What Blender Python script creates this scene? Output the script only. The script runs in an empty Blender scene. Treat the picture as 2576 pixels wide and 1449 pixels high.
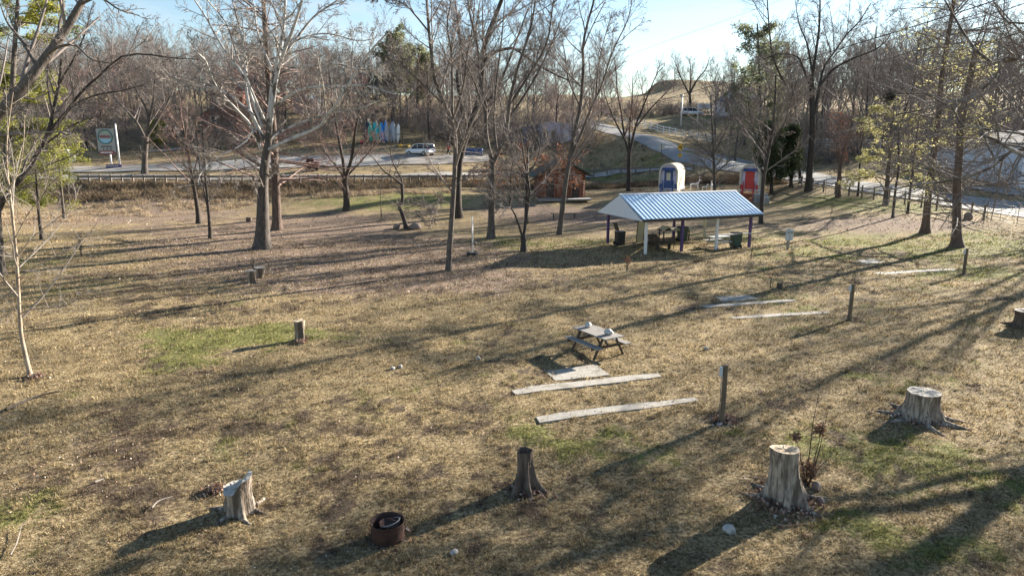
import bpy, math, random
import numpy as np
from mathutils import Vector, Matrix
PI = math.pi
sc = bpy.context.scene
COL = sc.collection
# ---------------------------------------------------------------- camera
CAM_H = 7.4
PITCH = math.radians(12.3)
FPX = 1717.0            # focal length in units of a 2576 px wide frame
cam_d = bpy.data.cameras.new("camera")
cam = bpy.data.objects.new("camera", cam_d)
COL.objects.link(cam)
cam.location = (0, 0, CAM_H)
cam.rotation_euler = (PI/2 - PITCH, 0, 0)
cam_d.sensor_width = 36.0
cam_d.lens = 36.0 * FPX / 2576.0
cam_d.clip_start = 0.1
cam_d.clip_end = 6000
sc.camera = cam
sc.render.resolution_x = 1024
sc.render.resolution_y = 575
# ---------------------------------------------------------------- light
SUN_AZ = math.radians(51.7)     # clockwise from +Y
SUN_EL = math.radians(18.0)
sc.world = bpy.data.worlds.new("World")
W = sc.world
W.use_nodes = True
nt = W.node_tree
for n in list(nt.nodes): nt.nodes.remove(n)
def wn(t, **k):
    n = nt.nodes.new(t)
    for a, b in k.items(): setattr(n, a, b)
    return n
sky = wn('ShaderNodeTexSky', sky_type='NISHITA', sun_disc=False)
sky.sun_elevation = SUN_EL
sky.sun_rotation = SUN_AZ
sky.air_density = 1.0; sky.dust_density = 0.15; sky.ozone_density = 1.6
bg = wn('ShaderNodeBackground'); bg.inputs[1].default_value = 0.05
tc = wn('ShaderNodeTexCoord')
mp = wn('ShaderNodeMapping'); mp.inputs['Scale'].default_value = (1.6, 1.6, 7.0)
mp.inputs['Location'].default_value = (0.35, 0.2, 0.1)
nz = wn('ShaderNodeTexNoise'); nz.inputs['Scale'].default_value = 2.6; nz.inputs['Detail'].default_value = 6; nz.inputs['Roughness'].default_value = 0.55
cr = wn('ShaderNodeValToRGB'); cr.color_ramp.elements[0].position = 0.56; cr.color_ramp.elements[1].position = 0.82
mx = wn('ShaderNodeMix', data_type='RGBA'); mx.inputs['B'].default_value = (4.6, 4.7, 4.9, 1)
mm = wn('ShaderNodeMath', operation='MULTIPLY'); mm.inputs[1].default_value = 0.8
nt.links.new(tc.outputs['Generated'], mp.inputs['Vector'])
nt.links.new(mp.outputs[0], nz.inputs['Vector'])
nt.links.new(nz.outputs['Fac'], cr.inputs[0])
nt.links.new(cr.outputs[0], mm.inputs[0])
nt.links.new(mm.outputs[0], mx.inputs['Factor'])
nt.links.new(sky.outputs[0], mx.inputs['A'])
nt.links.new(mx.outputs['Result'], bg.inputs[0])
wo = wn('ShaderNodeOutputWorld'); nt.links.new(bg.outputs[0], wo.inputs[0])
sl = bpy.data.lights.new("sun", 'SUN'); sl.energy = 5.0; sl.angle = math.radians(0.55); sl.color = (1.0, 0.90, 0.76)
so = bpy.data.objects.new("sun", sl); COL.objects.link(so)
sdir = Vector((math.sin(SUN_AZ)*math.cos(SUN_EL), math.cos(SUN_AZ)*math.cos(SUN_EL), math.sin(SUN_EL)))
so.rotation_euler = sdir.to_track_quat('Z', 'Y').to_euler()
so.location = (60, 60, 60)
sc.view_settings.view_transform = 'Standard'
sc.view_settings.look = 'None'
sc.view_settings.exposure = 2.05
sc.view_settings.gamma = 1.0
sc.view_settings.use_curve_mapping = False
sc.cycles.max_bounces = 5
sc.cycles.diffuse_bounces = 3
sc.cycles.glossy_bounces = 2
sc.cycles.transparent_max_bounces = 6
sc.cycles.use_denoising = True
# ---------------------------------------------------------------- picture rays
cp, sp = math.cos(PITCH), math.sin(PITCH)
def ray(u, v):
    dx = (u-1288)/FPX; dy = (724.5-v)/FPX
    return np.array([dx, cp+dy*sp, -sp+dy*cp])
def pix(u, v, Y):
    d = ray(u, v); t = Y/d[1]
    return np.array([d[0]*t, Y, CAM_H+d[2]*t])
# ---------------------------------------------------------------- terrain height
_c = []
for x in (-70, -40, -15, 5, 25):
    for y in (-25, 0, 20, 40, 54): _c.append((x, y, 0))
for x, y, z in ((-50,66,0.1),(-25,64,0),(0,62,0),(20,62,0.25),(45,30,0.1),(45,5,0),(80,10,1),(80,40,1.5),(100,70,4),(-90,80,3.5),
                (-100,200,17),(0,210,17),(-200,300,30),(-80,310,27),(-120,130,10),(-150,60,4),(-150,0,3),(120,210,19),(150,120,11),(60,330,24),
                (200,300,26),(150,0,2),(0,-80,0),(-150,-80,0),(150,-80,0),(300,100,14),(-300,100,14),(0,450,27),(-300,450,34),(300,450,28)):
    _c.append((x, y, z))
for u, v, Y in ((300,525,72),(650,520,74),(900,500,75),(1100,482,79),(120,540,70),
                (300,461,82),(700,463,82),(1000,462,84),(1200,458,88),(1560,440,101),(1800,432,108),(60,462,82),
                (300,420,92),(700,420,92),(1100,420,93),(1055,393,100),(300,397,100),(700,392,101),
                (950,362,113),(500,368,113),(600,305,140),(950,300,142),(300,320,130),
                (1550,262,230),(1620,244,330),(1480,244,330),(1600,298,150),(1740,292,150),(1480,293,150),
                (1500,310,138),(1650,350,113),(1760,385,104),(1900,418,98),(2000,436,92),(2200,466,80),(2576,530,66),
                (2101,489,76),(2355,529,64),(2480,554,57),(1682,508,77),(1885,508,77),(1400,500,78),(1560,470,88),
                (2100,372,110),(2300,400,100),(2530,458,85),(2100,322,140),(1850,335,130),(1400,400,108),(1350,350,125)):
    _c.append(tuple(pix(u, v, Y)))
_c = np.array(_c, float)
MQ = 6.0
_D = np.sqrt(((_c[:,None,:2]-_c[None,:,:2])**2).sum(-1)+MQ*MQ)
_w = np.linalg.solve(_D - 0.0*np.eye(len(_c)) + 1e-6*np.eye(len(_c)), _c[:,2])
def H(x, y):
    x = np.asarray(x, float); y = np.asarray(y, float)
    sh = x.shape; x = x.ravel(); y = y.ravel()
    out = np.empty(len(x))
    for i in range(0, len(x), 20000):
        d = np.sqrt((x[i:i+20000,None]-_c[None,:,0])**2+(y[i:i+20000,None]-_c[None,:,1])**2+MQ*MQ)
        out[i:i+20000] = d @ _w
    out += 0.03*np.sin(x*0.9+1.3*np.sin(y*0.5))*np.sin(y*0.8+0.5)
    return out.reshape(sh)
def Z(x, y): return float(H(np.array([x]), np.array([y]))[0])
_ts = np.geomspace(5, 700, 700)
def G(u, v):
    """ground point under a pixel"""
    d = ray(u, v)
    P = d[None,:]*_ts[:,None]; P[:,2] += CAM_H
    h = H(P[:,0], P[:,1])
    k = np.argmax(P[:,2] < h)
    if P[k,2] >= h[k]: k = len(_ts)-1
    a, b = _ts[max(k-1,0)], _ts[k]
    for _ in range(14):
        m = (a+b)/2; q = d*m
        if q[2]+CAM_H < Z(q[0], q[1]): b = m
        else: a = m
    q = d*b
    return np.array([q[0], q[1], Z(q[0], q[1])])
def mpp(P):
    """metres per picture unit at a point"""
    return (P[1]*cp - (P[2]-CAM_H)*sp)/FPX
# ---------------------------------------------------------------- noise for masks
def vnoise(x, y, s, seed):
    x = x/s+seed*17.3; y = y/s-seed*9.1
    xi = np.floor(x).astype(np.int64); yi = np.floor(y).astype(np.int64)
    fx = x-xi; fy = y-yi; fx = fx*fx*(3-2*fx); fy = fy*fy*(3-2*fy)
    def h(a, b):
        n = (a*374761393+b*668265263+seed*1442695041) & 0x7fffffff
        n = ((n ^ (n >> 13))*1274126177) & 0x7fffffff
        return ((n ^ (n >> 16)) & 0xffff)/65535.0
    return (h(xi,yi)*(1-fx)+h(xi+1,yi)*fx)*(1-fy)+(h(xi,yi+1)*(1-fx)+h(xi+1,yi+1)*fx)*fy
# ---------------------------------------------------------------- object helpers
def tag(o, label=None, cat=None, group=None, kind=None):
    if label: o['label'] = label
    if cat: o['category'] = cat
    if group: o['group'] = group
    if kind: o['kind'] = kind
    return o
def empty(name, loc, rz=0, label=None, cat=None, group=None):
    o = bpy.data.objects.new(name, None); COL.objects.link(o)
    o.location = [float(a) for a in loc]; o.rotation_euler = (0, 0, rz)
    o.empty_display_size = 0.3
    return tag(o, label, cat, group)
def raw_mesh(name, verts, quads=None, tris=None, smooth=False, mats=None):
    me = bpy.data.meshes.new(name)
    verts = np.asarray(verts, np.float32)
    nq = 0 if quads is None else len(quads); ntr = 0 if tris is None else len(tris)
    me.vertices.add(len(verts)); me.vertices.foreach_set('co', verts.ravel())
    me.loops.add(nq*4+ntr*3); me.polygons.add(nq+ntr)
    li = []; st = []
    if nq: li.append(np.asarray(quads, np.int32).ravel()); st.append(np.arange(nq, dtype=np.int32)*4)
    if ntr: li.append(np.asarray(tris, np.int32).ravel()); st.append(nq*4+np.arange(ntr, dtype=np.int32)*3)
    me.loops.foreach_set('vertex_index', np.concatenate(li))
    me.polygons.foreach_set('loop_start', np.concatenate(st))
    me.update(calc_edges=True)
    if smooth: me.polygons.foreach_set('use_smooth', np.ones(nq+ntr, bool))
    me.validate()
    return me
def link(name, me, m, parent=None, loc=None):
    o = bpy.data.objects.new(name, me); COL.objects.link(o)
    if m is not None:
        me.materials.clear(); me.materials.append(m)
    if parent: o.parent = parent
    if loc is not None: o.location = [float(a) for a in loc]
    return o
def copy_tree(o, parent=None):
    c = o.copy(); COL.objects.link(c)
    if parent: c.parent = parent
    for ch in list(o.children): copy_tree(ch, c)
    return c
class MB:
    def __init__(s): s.v = []; s.f = []; s.sm = []
    def add(s, vs, fs, smooth=False):
        b = len(s.v); s.v += [tuple(map(float, p)) for p in vs]
        s.f += [tuple(i+b for i in f) for f in fs]; s.sm += [smooth]*len(fs); return s
    def box(s, c, d, rot=None, taper=1.0):
        x, y, z = d[0]/2, d[1]/2, d[2]/2; t = taper
        vs = [Vector(p) for p in ((-x,-y,-z),(x,-y,-z),(x,y,-z),(-x,y,-z),(-x*t,-y*t,z),(x*t,-y*t,z),(x*t,y*t,z),(-x*t,y*t,z))]
        if rot is not None:
            R = rot if isinstance(rot, Matrix) else Matrix.Rotation(rot, 3, 'Z')
            vs = [R @ p for p in vs]
        vs = [p+Vector(c) for p in vs]
        return s.add(vs, [(3,2,1,0),(4,5,6,7),(0,1,5,4),(1,2,6,5),(2,3,7,6),(3,0,4,7)])
    def beam(s, p0, p1, w, h):
        p0 = Vector(p0); p1 = Vector(p1); d = p1-p0; L = d.length
        q = d.to_track_quat('X', 'Z').to_matrix()
        return s.box((p0+p1)/2, (L, w, h), q)
    def tube(s, pts, rs, n=8, cap=True):
        pts = [Vector(p) for p in pts]
        if not hasattr(rs, '__len__'): rs = [rs]*len(pts)
        vs = []; K = len(pts)
        for k, p in enumerate(pts):
            t = (pts[min(k+1,K-1)]-pts[max(k-1,0)]).normalized()
            ref = Vector((0,0,1)) if abs(t.z) < .85 else Vector((1,0,0))
            a = t.cross(ref).normalized(); b = t.cross(a)
            for j in range(n):
                an = 2*PI*j/n; vs.append(p+(a*math.cos(an)+b*math.sin(an))*rs[k])
        fs = []
        for k in range(K-1):
            for j in range(n):
                a = k*n+j; b = k*n+(j+1)%n; fs.append((a, b, b+n, a+n))
        s.add(vs, fs, True)
        if cap:
            B = len(s.v)-len(vs)
            s.f += [tuple(B+j for j in range(n)), tuple(B+(K-1)*n+j for j in reversed(range(n)))]; s.sm += [False]*2
        return s
    def lathe(s, prof, n=20, c=(0,0,0), smooth=True):
        vs = []; K = len(prof)
        for r, z in prof:
            for j in range(n):
                a = 2*PI*j/n; vs.append((c[0]+r*math.cos(a), c[1]+r*math.sin(a), c[2]+z))
        fs = [(k*n+j, k*n+(j+1)%n, (k+1)*n+(j+1)%n, (k+1)*n+j) for k in range(K-1) for j in range(n)]
        return s.add(vs, fs, smooth)
    def prism(s, poly, y0, y1, axis='Y'):
        n = len(poly)
        def P(a, b, y):
            return (a, y, b) if axis == 'Y' else ((y, a, b) if axis == 'X' else (a, b, y))
        vs = [P(a, b, y0) for a, b in poly]+[P(a, b, y1) for a, b in poly]
        fs = [tuple(range(n)), tuple(range(2*n-1, n-1, -1))]
        fs += [(i, i+n, (i+1)%n+n, (i+1)%n) for i in range(n)]
        return s.add(vs, fs)
    def build(s, name, m, parent=None, loc=None, bevel=0):
        me = bpy.data.meshes.new(name); me.from_pydata(s.v, [], s.f)
        me.polygons.foreach_set('use_smooth', s.sm)
        me.update()
        import bmesh
        bm = bmesh.new(); bm.from_mesh(me); bmesh.ops.recalc_face_normals(bm, faces=bm.faces); bm.to_mesh(me); bm.free()
        o = link(name, me, m, parent, loc)
        if bevel:
            b = o.modifiers.new('bevel', 'BEVEL'); b.width = bevel; b.segments = 2; b.limit_method = 'ANGLE'
        return o
# ---------------------------------------------------------------- materials
def mat(name, c1, c2=None, rough=.8, scale=4., detail=6, bump=0., bscale=None, metal=0., stretch=(1,1,1), ramp=(.35,.65), island=0., coat=0., c3=None, c3scale=.6, c3ramp=(.5,.65), emit=None, trans=0):
    m = bpy.data.materials.new(name); m.use_nodes = True
    t = m.node_tree; N = t.nodes; L = t.links
    b = N['Principled BSDF']; b.inputs['Roughness'].default_value = rough; b.inputs['Metallic'].default_value = metal
    if coat: b.inputs['Coat Weight'].default_value = coat
    tcn = N.new('ShaderNodeTexCoord'); mpn = N.new('ShaderNodeMapping'); mpn.inputs['Scale'].default_value = stretch
    L.new(tcn.outputs['Object'], mpn.inputs['Vector'])
    if c2 is None: c2 = tuple(a*.8 for a in c1)
    nzn = N.new('ShaderNodeTexNoise'); nzn.inputs['Scale'].default_value = scale; nzn.inputs['Detail'].default_value = detail
    nzn.inputs['Roughness'].default_value = .65
    L.new(mpn.outputs[0], nzn.inputs['Vector'])
    rp = N.new('ShaderNodeValToRGB'); e = rp.color_ramp.elements
    e[0].position = ramp[0]; e[0].color = (*c1, 1); e[1].position = ramp[1]; e[1].color = (*c2, 1)
    L.new(nzn.outputs['Fac'], rp.inputs[0]); out = rp.outputs[0]
    if c3 is not None:
        n3 = N.new('ShaderNodeTexNoise'); n3.inputs['Scale'].default_value = c3scale; n3.inputs['Detail'].default_value = 3
        L.new(mpn.outputs[0], n3.inputs['Vector'])
        r3 = N.new('ShaderNodeMapRange'); r3.inputs['From Min'].default_value = c3ramp[0]; r3.inputs['From Max'].default_value = c3ramp[1]
        L.new(n3.outputs['Fac'], r3.inputs['Value'])
        x3 = N.new('ShaderNodeMix'); x3.data_type = 'RGBA'; x3.inputs['B'].default_value = (*c3, 1)
        L.new(r3.outputs['Result'], x3.inputs['Factor']); L.new(out, x3.inputs['A']); out = x3.outputs['Result']
    if island:
        g = N.new('ShaderNodeNewGeometry'); mr = N.new('ShaderNodeMapRange')
        mr.inputs['To Min'].default_value = 1-island; mr.inputs['To Max'].default_value = 1+island
        L.new(g.outputs['Random Per Island'], mr.inputs['Value'])
        vm = N.new('ShaderNodeVectorMath'); vm.operation = 'SCALE'
        L.new(out, vm.inputs[0]); L.new(mr.outputs['Result'], vm.inputs['Scale']); out = vm.outputs[0]
    L.new(out, b.inputs['Base Color'])
    if bump:
        n2 = N.new('ShaderNodeTexNoise'); n2.inputs['Scale'].default_value = bscale or scale*2; n2.inputs['Detail'].default_value = 5
        L.new(mpn.outputs[0], n2.inputs['Vector'])
        bp = N.new('ShaderNodeBump'); bp.inputs['Strength'].default_value = 1; bp.inputs['Distance'].default_value = bump
        L.new(n2.outputs['Fac'], bp.inputs['Height']); L.new(bp.outputs[0], b.inputs['Normal'])
    if trans:
        # leaves and needles let some light through
        tr = N.new('ShaderNodeBsdfTranslucent'); ms = N.new('ShaderNodeMixShader'); ms.inputs[0].default_value = trans
        L.new(out, tr.inputs['Color']); L.new(b.outputs[0], ms.inputs[1]); L.new(tr.outputs[0], ms.inputs[2])
        L.new(ms.outputs[0], N['Material Output'].inputs['Surface'])
    return m
M = {}
M['bark'] = mat('bark_grey', (.05,.041,.035), (.14,.12,.105), .95, 9, bump=.03, stretch=(1,1,.25))
M['bark_dark'] = mat('bark_dark', (.026,.021,.018), (.075,.062,.053), .95, 9, bump=.03, stretch=(1,1,.25))
M['bark_red'] = mat('bark_reddish', (.06,.042,.034), (.15,.105,.085), .95, 7, bump=.03, stretch=(1,1,.2))
M['twig'] = mat('twig_grey', (.13,.108,.098), (.22,.19,.175), .9, .6)
M['sap_bark'] = mat('sapling_bark', (.40,.33,.25), (.20,.155,.115), .9, 7, ramp=(.4,.6), bump=.006, stretch=(1,1,.4))
M['twig_red'] = mat('twig_reddish', (.17,.105,.09), (.25,.18,.16), .9, .6)
M['twig_pale'] = mat('twig_pale', (.20,.175,.155), (.32,.285,.25), .85, .6)
M['far_bark'] = mat('far_bark', (.10,.085,.075), (.17,.145,.13), .95, 2)
M['far_twig'] = mat('far_twig', (.15,.125,.115), (.24,.205,.185), .95, .5)
M['white_bark'] = mat('sycamore_white', (.46,.43,.38), (.22,.20,.175), .8, 3.2, ramp=(.45,.6), bump=.01, stretch=(1,1,.5))
M['needle'] = mat('needles_yellow_green', (.13,.16,.035), (.36,.35,.07), .7, .5, island=.4, trans=.5)
M['needle_dark'] = mat('needles_dark', (.035,.055,.022), (.07,.085,.035), .8, .5, island=.4, trans=.2)
M['needle_grey'] = mat('needles_grey_green', (.16,.18,.10), (.24,.25,.15), .8, .5, island=.4, trans=.45)
M['leaf_gold'] = mat('leaves_golden', (.44,.43,.17), (.55,.50,.26), .7, .5, island=.45, trans=.4)
M['leaf_rust'] = mat('leaves_rust', (.42,.17,.07), (.30,.12,.07), .8, .7, island=.45, trans=.3)
M['leaf_brown'] = mat('leaves_dead_brown', (.15,.09,.055), (.26,.15,.09), .85, 3, island=.4, trans=.2)
M['concrete'] = mat('concrete', (.27,.255,.225), (.39,.37,.33), .9, 5, 8, bump=.006, bscale=30, c3=(.22,.20,.165), c3scale=1.6, c3ramp=(.5,.7))
M['asphalt'] = mat('pale_asphalt', (.23,.23,.225), (.30,.30,.29), .9, .5, bump=.004, bscale=40, c3=(.19,.19,.19), c3scale=.15)
M['gravel'] = mat('gravel', (.27,.255,.235), (.38,.36,.33), .95, 1.2, bump=.01, bscale=20, c3=(.22,.19,.16), c3scale=.1)
M['white'] = mat('white_paint', (.74,.74,.74), (.64,.64,.64), .5, 3)
M['white_cool'] = mat('white_sky_tint', (.66,.72,.80), (.60,.66,.75), .5, 2)  # plain white with the blue of skylight put into its colour
M['purple'] = mat('purple_paint', (.085,.045,.17), (.06,.035,.12), .5, 4)
M['dkwood'] = mat('dark_wood', (.045,.034,.027), (.085,.065,.05), .9, 5, bump=.006, stretch=(.2,1,1))
M['greywood'] = mat('weathered_wood', (.20,.185,.17), (.30,.28,.26), .9, 4, bump=.006, stretch=(.25,3,3))
M['postwood'] = mat('post_wood', (.10,.075,.05), (.17,.13,.09), .95, 6, bump=.01, stretch=(2,2,.3))
M['fencewood'] = mat('fence_wood', (.13,.11,.095), (.20,.175,.15), .95, 5, bump=.01)
M['roofmetal'] = mat('roof_metal_sky_tint', (.50,.66,.80), (.56,.70,.82), .35, .5, metal=.25, c3=(.40,.56,.72), c3scale=.35, c3ramp=(.45,.75))  # bare pale metal, the sky's reflection painted in as a blue base colour
M['black'] = mat('black_plastic', (.018,.018,.02), (.03,.03,.03), .5, 3)
M['green_bin'] = mat('green_plastic', (.02,.05,.035), (.03,.065,.045), .5, 3)
M['rust'] = mat('rusty_steel', (.035,.018,.014), (.085,.042,.03), .8, 6, bump=.003, metal=.2)
M['steel'] = mat('grey_steel', (.32,.33,.34), (.24,.25,.26), .5, 4, metal=.5)
M['meter'] = mat('meter_grey', (.50,.54,.58), (.42,.46,.50), .5, 4)
M['glass'] = mat('dark_glass', (.02,.023,.03), (.03,.033,.04), .12, 1)
M['carwhite'] = mat('car_white', (.72,.73,.75), (.68,.69,.72), .3, 1, coat=.5)
M['tyre'] = mat('tyre_rubber', (.02,.02,.02), (.035,.035,.035), .9, 6)
M['red'] = mat('red_paint', (.55,.035,.03), (.45,.03,.025), .45, 2)
M['blue'] = mat('blue_paint', (.045,.10,.28), (.035,.08,.22), .45, 2)
M['canvas'] = mat('canvas', (.66,.62,.52), (.54,.50,.41), .9, 2, bump=.01, bscale=5)
M['siding'] = mat('white_siding', (.58,.60,.66), (.50,.52,.58), .7, 1.5)
M['lilac'] = mat('lilac_siding', (.60,.57,.72), (.54,.51,.66), .7, 1.5)
M['log'] = mat('stained_logs', (.25,.095,.05), (.17,.065,.038), .65, 4, stretch=(.3,2,2), bump=.008)
M['shingle_green'] = mat('green_shingles', (.035,.065,.05), (.07,.08,.07), .9, 3)
M['teal'] = mat('teal_roof', (.03,.16,.17), (.05,.20,.20), .5, 1)
M['brick'] = mat('brick_red', (.35,.16,.11), (.25,.11,.08), .9, 6)
M['roof_grey'] = mat('grey_shingles', (.13,.135,.15), (.18,.18,.19), .9, 3)
M['yellow'] = mat('sign_yellow', (.75,.40,.02), (.68,.36,.02), .5, 1)
M['rock'] = mat('pale_rock', (.45,.435,.41), (.20,.185,.165), .9, 12, bump=.01)
M['rock_dark'] = mat('brown_rock', (.16,.12,.10), (.24,.19,.16), .95, 7, bump=.02)
M['plastic_bag'] = mat('white_plastic_bag', (.55,.56,.55), (.30,.31,.31), .4, 12, bump=.05, bscale=14)
M['cable'] = mat('cable_black', (.015,.015,.017), (.02,.02,.02), .6, 1)
M['stump_top'] = mat('cut_wood_pale', (.60,.50,.36), (.36,.28,.19), .9, 9, 9, bump=.006, c3=(.22,.17,.12), c3scale=5, c3ramp=(.55,.68))
M['stump_top_grey'] = mat('cut_wood_grey', (.52,.49,.43), (.30,.27,.23), .9, 9, 9, bump=.006, c3=(.2,.17,.14), c3scale=5, c3ramp=(.56,.7))
M['stump_bark'] = mat('stump_wood', (.42,.36,.29), (.075,.055,.042), .95, 5, 8, bump=.05, bscale=8, stretch=(2.6,2.6,.4), ramp=(.40,.64), c3=(.11,.085,.065), c3scale=1.3, c3ramp=(.48,.62))
M['stump_dark'] = mat('stump_rotten', (.055,.04,.032), (.15,.115,.09), .95, 5, bump=.04, bscale=9, stretch=(2.2,2.2,.4))
M['cream'] = mat('cream_paint', (.62,.57,.42), (.55,.5,.36), .6, 2)
M['pink'] = mat('pennant_white', (.80,.74,.72), (.74,.68,.66), .7, 2)
def bark_sycamore():
    """grey-brown bark low down, flaking to white higher up the trunk"""
    m = mat('sycamore_bark', (.04,.033,.028), (.12,.10,.088), .9, 8, bump=.02, stretch=(1,1,.3))
    t = m.node_tree; N = t.nodes; L = t.links; b = N['Principled BSDF']
    src = b.inputs['Base Color'].links[0].from_socket
    tcn = N['Texture Coordinate']; sx = N.new('ShaderNodeSeparateXYZ'); L.new(tcn.outputs['Object'], sx.inputs[0])
    n = N.new('ShaderNodeTexNoise'); n.inputs['Scale'].default_value = 1.1; n.inputs['Detail'].default_value = 5
    mpn = N.new('ShaderNodeMapping'); mpn.inputs['Scale'].default_value = (2.2,2.2,.55)
    L.new(tcn.outputs['Object'], mpn.inputs[0]); L.new(mpn.outputs[0], n.inputs['Vector'])
    a = N.new('ShaderNodeMapRange'); a.inputs['From Min'].default_value = 5.5; a.inputs['From Max'].default_value = 14; a.inputs['To Min'].default_value = -.42; a.inputs['To Max'].default_value = .32
    L.new(sx.outputs['Z'], a.inputs['Value'])
    ad = N.new('ShaderNodeMath'); ad.operation = 'ADD'; L.new(n.outputs['Fac'], ad.inputs[0]); L.new(a.outputs['Result'], ad.inputs[1])
    r = N.new('ShaderNodeMapRange'); r.inputs['From Min'].default_value = .48; r.inputs['From Max'].default_value = .54; L.new(ad.outputs[0], r.inputs['Value'])
    x = N.new('ShaderNodeMix'); x.data_type = 'RGBA'; x.inputs['B'].default_value = (.60,.585,.56,1)
    L.new(r.outputs['Result'], x.inputs['Factor']); L.new(src, x.inputs['A']); L.new(x.outputs['Result'], b.inputs['Base Color'])
    return m
M['sycamore'] = bark_sycamore()
M['limb_white'] = mat('sycamore_limb', (.48,.475,.46), (.30,.29,.275), .8, 3, c3=(.10,.085,.075), c3scale=1.5, c3ramp=(.54,.60), stretch=(1,1,.5))
M['limb_grey'] = mat('sycamore_limb_grey', (.32,.30,.27), (.18,.165,.15), .85, 4, c3=(.07,.06,.05), c3scale=1.3, c3ramp=(.45,.55))
# ================================================================ ground
def inpoly(x, y, poly):
    c = np.zeros(x.shape, bool); n = len(poly)
    for i in range(n):
        x0, y0 = poly[i][:2]; x1, y1 = poly[(i+1) % n][:2]
        if abs(y1-y0) < 1e-9: continue
        c ^= ((y0 > y) != (y1 > y)) & (x < (x1-x0)*(y-y0)/(y1-y0)+x0)
    return c
PADS = [
 ('concrete_pad', [(1371,934),(1499,917),(1534,944),(1397,958)]),
 ('concrete_strip', [(1287,983),(1339,971),(1455,960),(1572,946),(1655,939),(1664,948),(1595,957),(1479,971),(1362,984),(1297,993)]),
 ('concrete_strip', [(1348,1050),(1408,1039),(1502,1027),(1595,1016),(1747,1000),(1758,1009),(1642,1025),(1525,1039),(1432,1052),(1358,1064)]),
 ('concrete_pad', [(1799,748),(1882,743),(1912,753),(1819,760)]),
 ('concrete_strip', [(1762,769),(1850,763),(1930,757),(1990,753),(2005,757),(1930,763),(1850,769),(1770,774)]),
 ('concrete_strip', [(1835,798),(1932,791),(2078,783),(2088,788),(1932,798),(1846,802)]),
 ('concrete_pad', [(2151,655),(2197,652),(2227,660),(2178,665)]),
 ('concrete_strip', [(2194,686),(2297,680),(2397,675),(2407,680),(2297,686),(2214,691)]),
]
PADW = []
rng0 = np.random.default_rng(5)
for nm, pl in PADS:
    P = [G(*p) for p in pl]
    # ragged edge where the turf creeps over the concrete
    Q = []
    for i in range(len(P)):
        a, b = P[i], P[(i+1) % len(P)]
        k = max(2, int(np.linalg.norm(b-a)/.10))
        for j in range(k):
            q = a+(b-a)*j/k; w1 = vnoise(np.array([q[0]]), np.array([q[1]]), .45, 51)[0]-.5; w2 = vnoise(np.array([q[0]]), np.array([q[1]]), .16, 52)[0]-.5; q = q + np.array([0, .03*w1+.03*w2, 0])
            Q.append(q)
    PADW.append((nm, Q))
def in_pads(x, y):
    r = np.zeros(x.shape, bool)
    for nm, Q in PADW: r |= inpoly(x, y, Q)
    return r
def blobs(lst):
    out = []
    for u, v, ru, rv, s in lst:
        c = G(u, v); m = mpp(c); a = G(u, v-rv); b = G(u, v+rv)
        out.append((c[0], c[1], ru*m, max(abs(a[1]-b[1])/2, .3), s))
    return out
GREEN = blobs([(560,845,190,34,1.1),(430,900,110,36,.8),(700,825,80,22,.8),(1520,1110,230,60,.75),(1840,1092,60,18,1.),(1300,1085,110,40,.6),
 (2350,620,200,50,.7),(2450,700,150,50,.6),(2300,520,150,26,.9),(2120,515,130,24,.95),(2500,600,120,50,.9),(900,497,260,26,1.),(1020,520,150,20,.7),
 (300,505,150,20,.5),(150,650,250,30,.6),(1400,612,150,22,.7),(1240,602,100,18,.6),(1500,458,120,18,.9),(2100,1110,200,70,.55),(2400,950,200,50,.5),
 (2150,945,30,10,1.),(2450,1150,200,90,.6),(2110,1330,130,50,.7),(500,1060,300,50,.4),(1950,640,220,30,.45),(2450,1380,170,50,.6),(1680,1150,120,40,.7),
 (60,1300,80,60,.6),(1250,620,220,22,.5),(2000,600,160,24,.5),(1700,300,200,20,.6),(1650,395,160,20,.5),(200,720,200,30,.5),(1380,960,60,14,.6)])
LITTER = blobs([(900,640,480,62,1.1),(1080,705,260,36,.9),(350,545,320,40,.9),(850,558,220,26,.8),(1560,545,260,34,.7),(2160,560,260,22,.9),(2350,570,150,20,.6),
 (1350,540,160,24,.7),(600,600,300,40,.7),(200,1150,320,80,.35),(750,400,420,30,.6),(300,490,350,30,.7)])
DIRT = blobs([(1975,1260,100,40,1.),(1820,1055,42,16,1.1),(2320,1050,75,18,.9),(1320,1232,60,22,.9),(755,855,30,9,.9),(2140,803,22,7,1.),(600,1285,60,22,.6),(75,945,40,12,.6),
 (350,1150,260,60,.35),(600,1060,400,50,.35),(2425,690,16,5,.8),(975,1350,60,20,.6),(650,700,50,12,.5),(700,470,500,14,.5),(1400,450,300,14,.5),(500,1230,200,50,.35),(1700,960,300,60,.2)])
def field(x, y, bl):
    r = np.zeros(x.shape)
    for cx, cy, rx, ry, s in bl:
        r += s*np.exp(-((x-cx)/rx)**2-((y-cy)/ry)**2)
    return r
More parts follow.
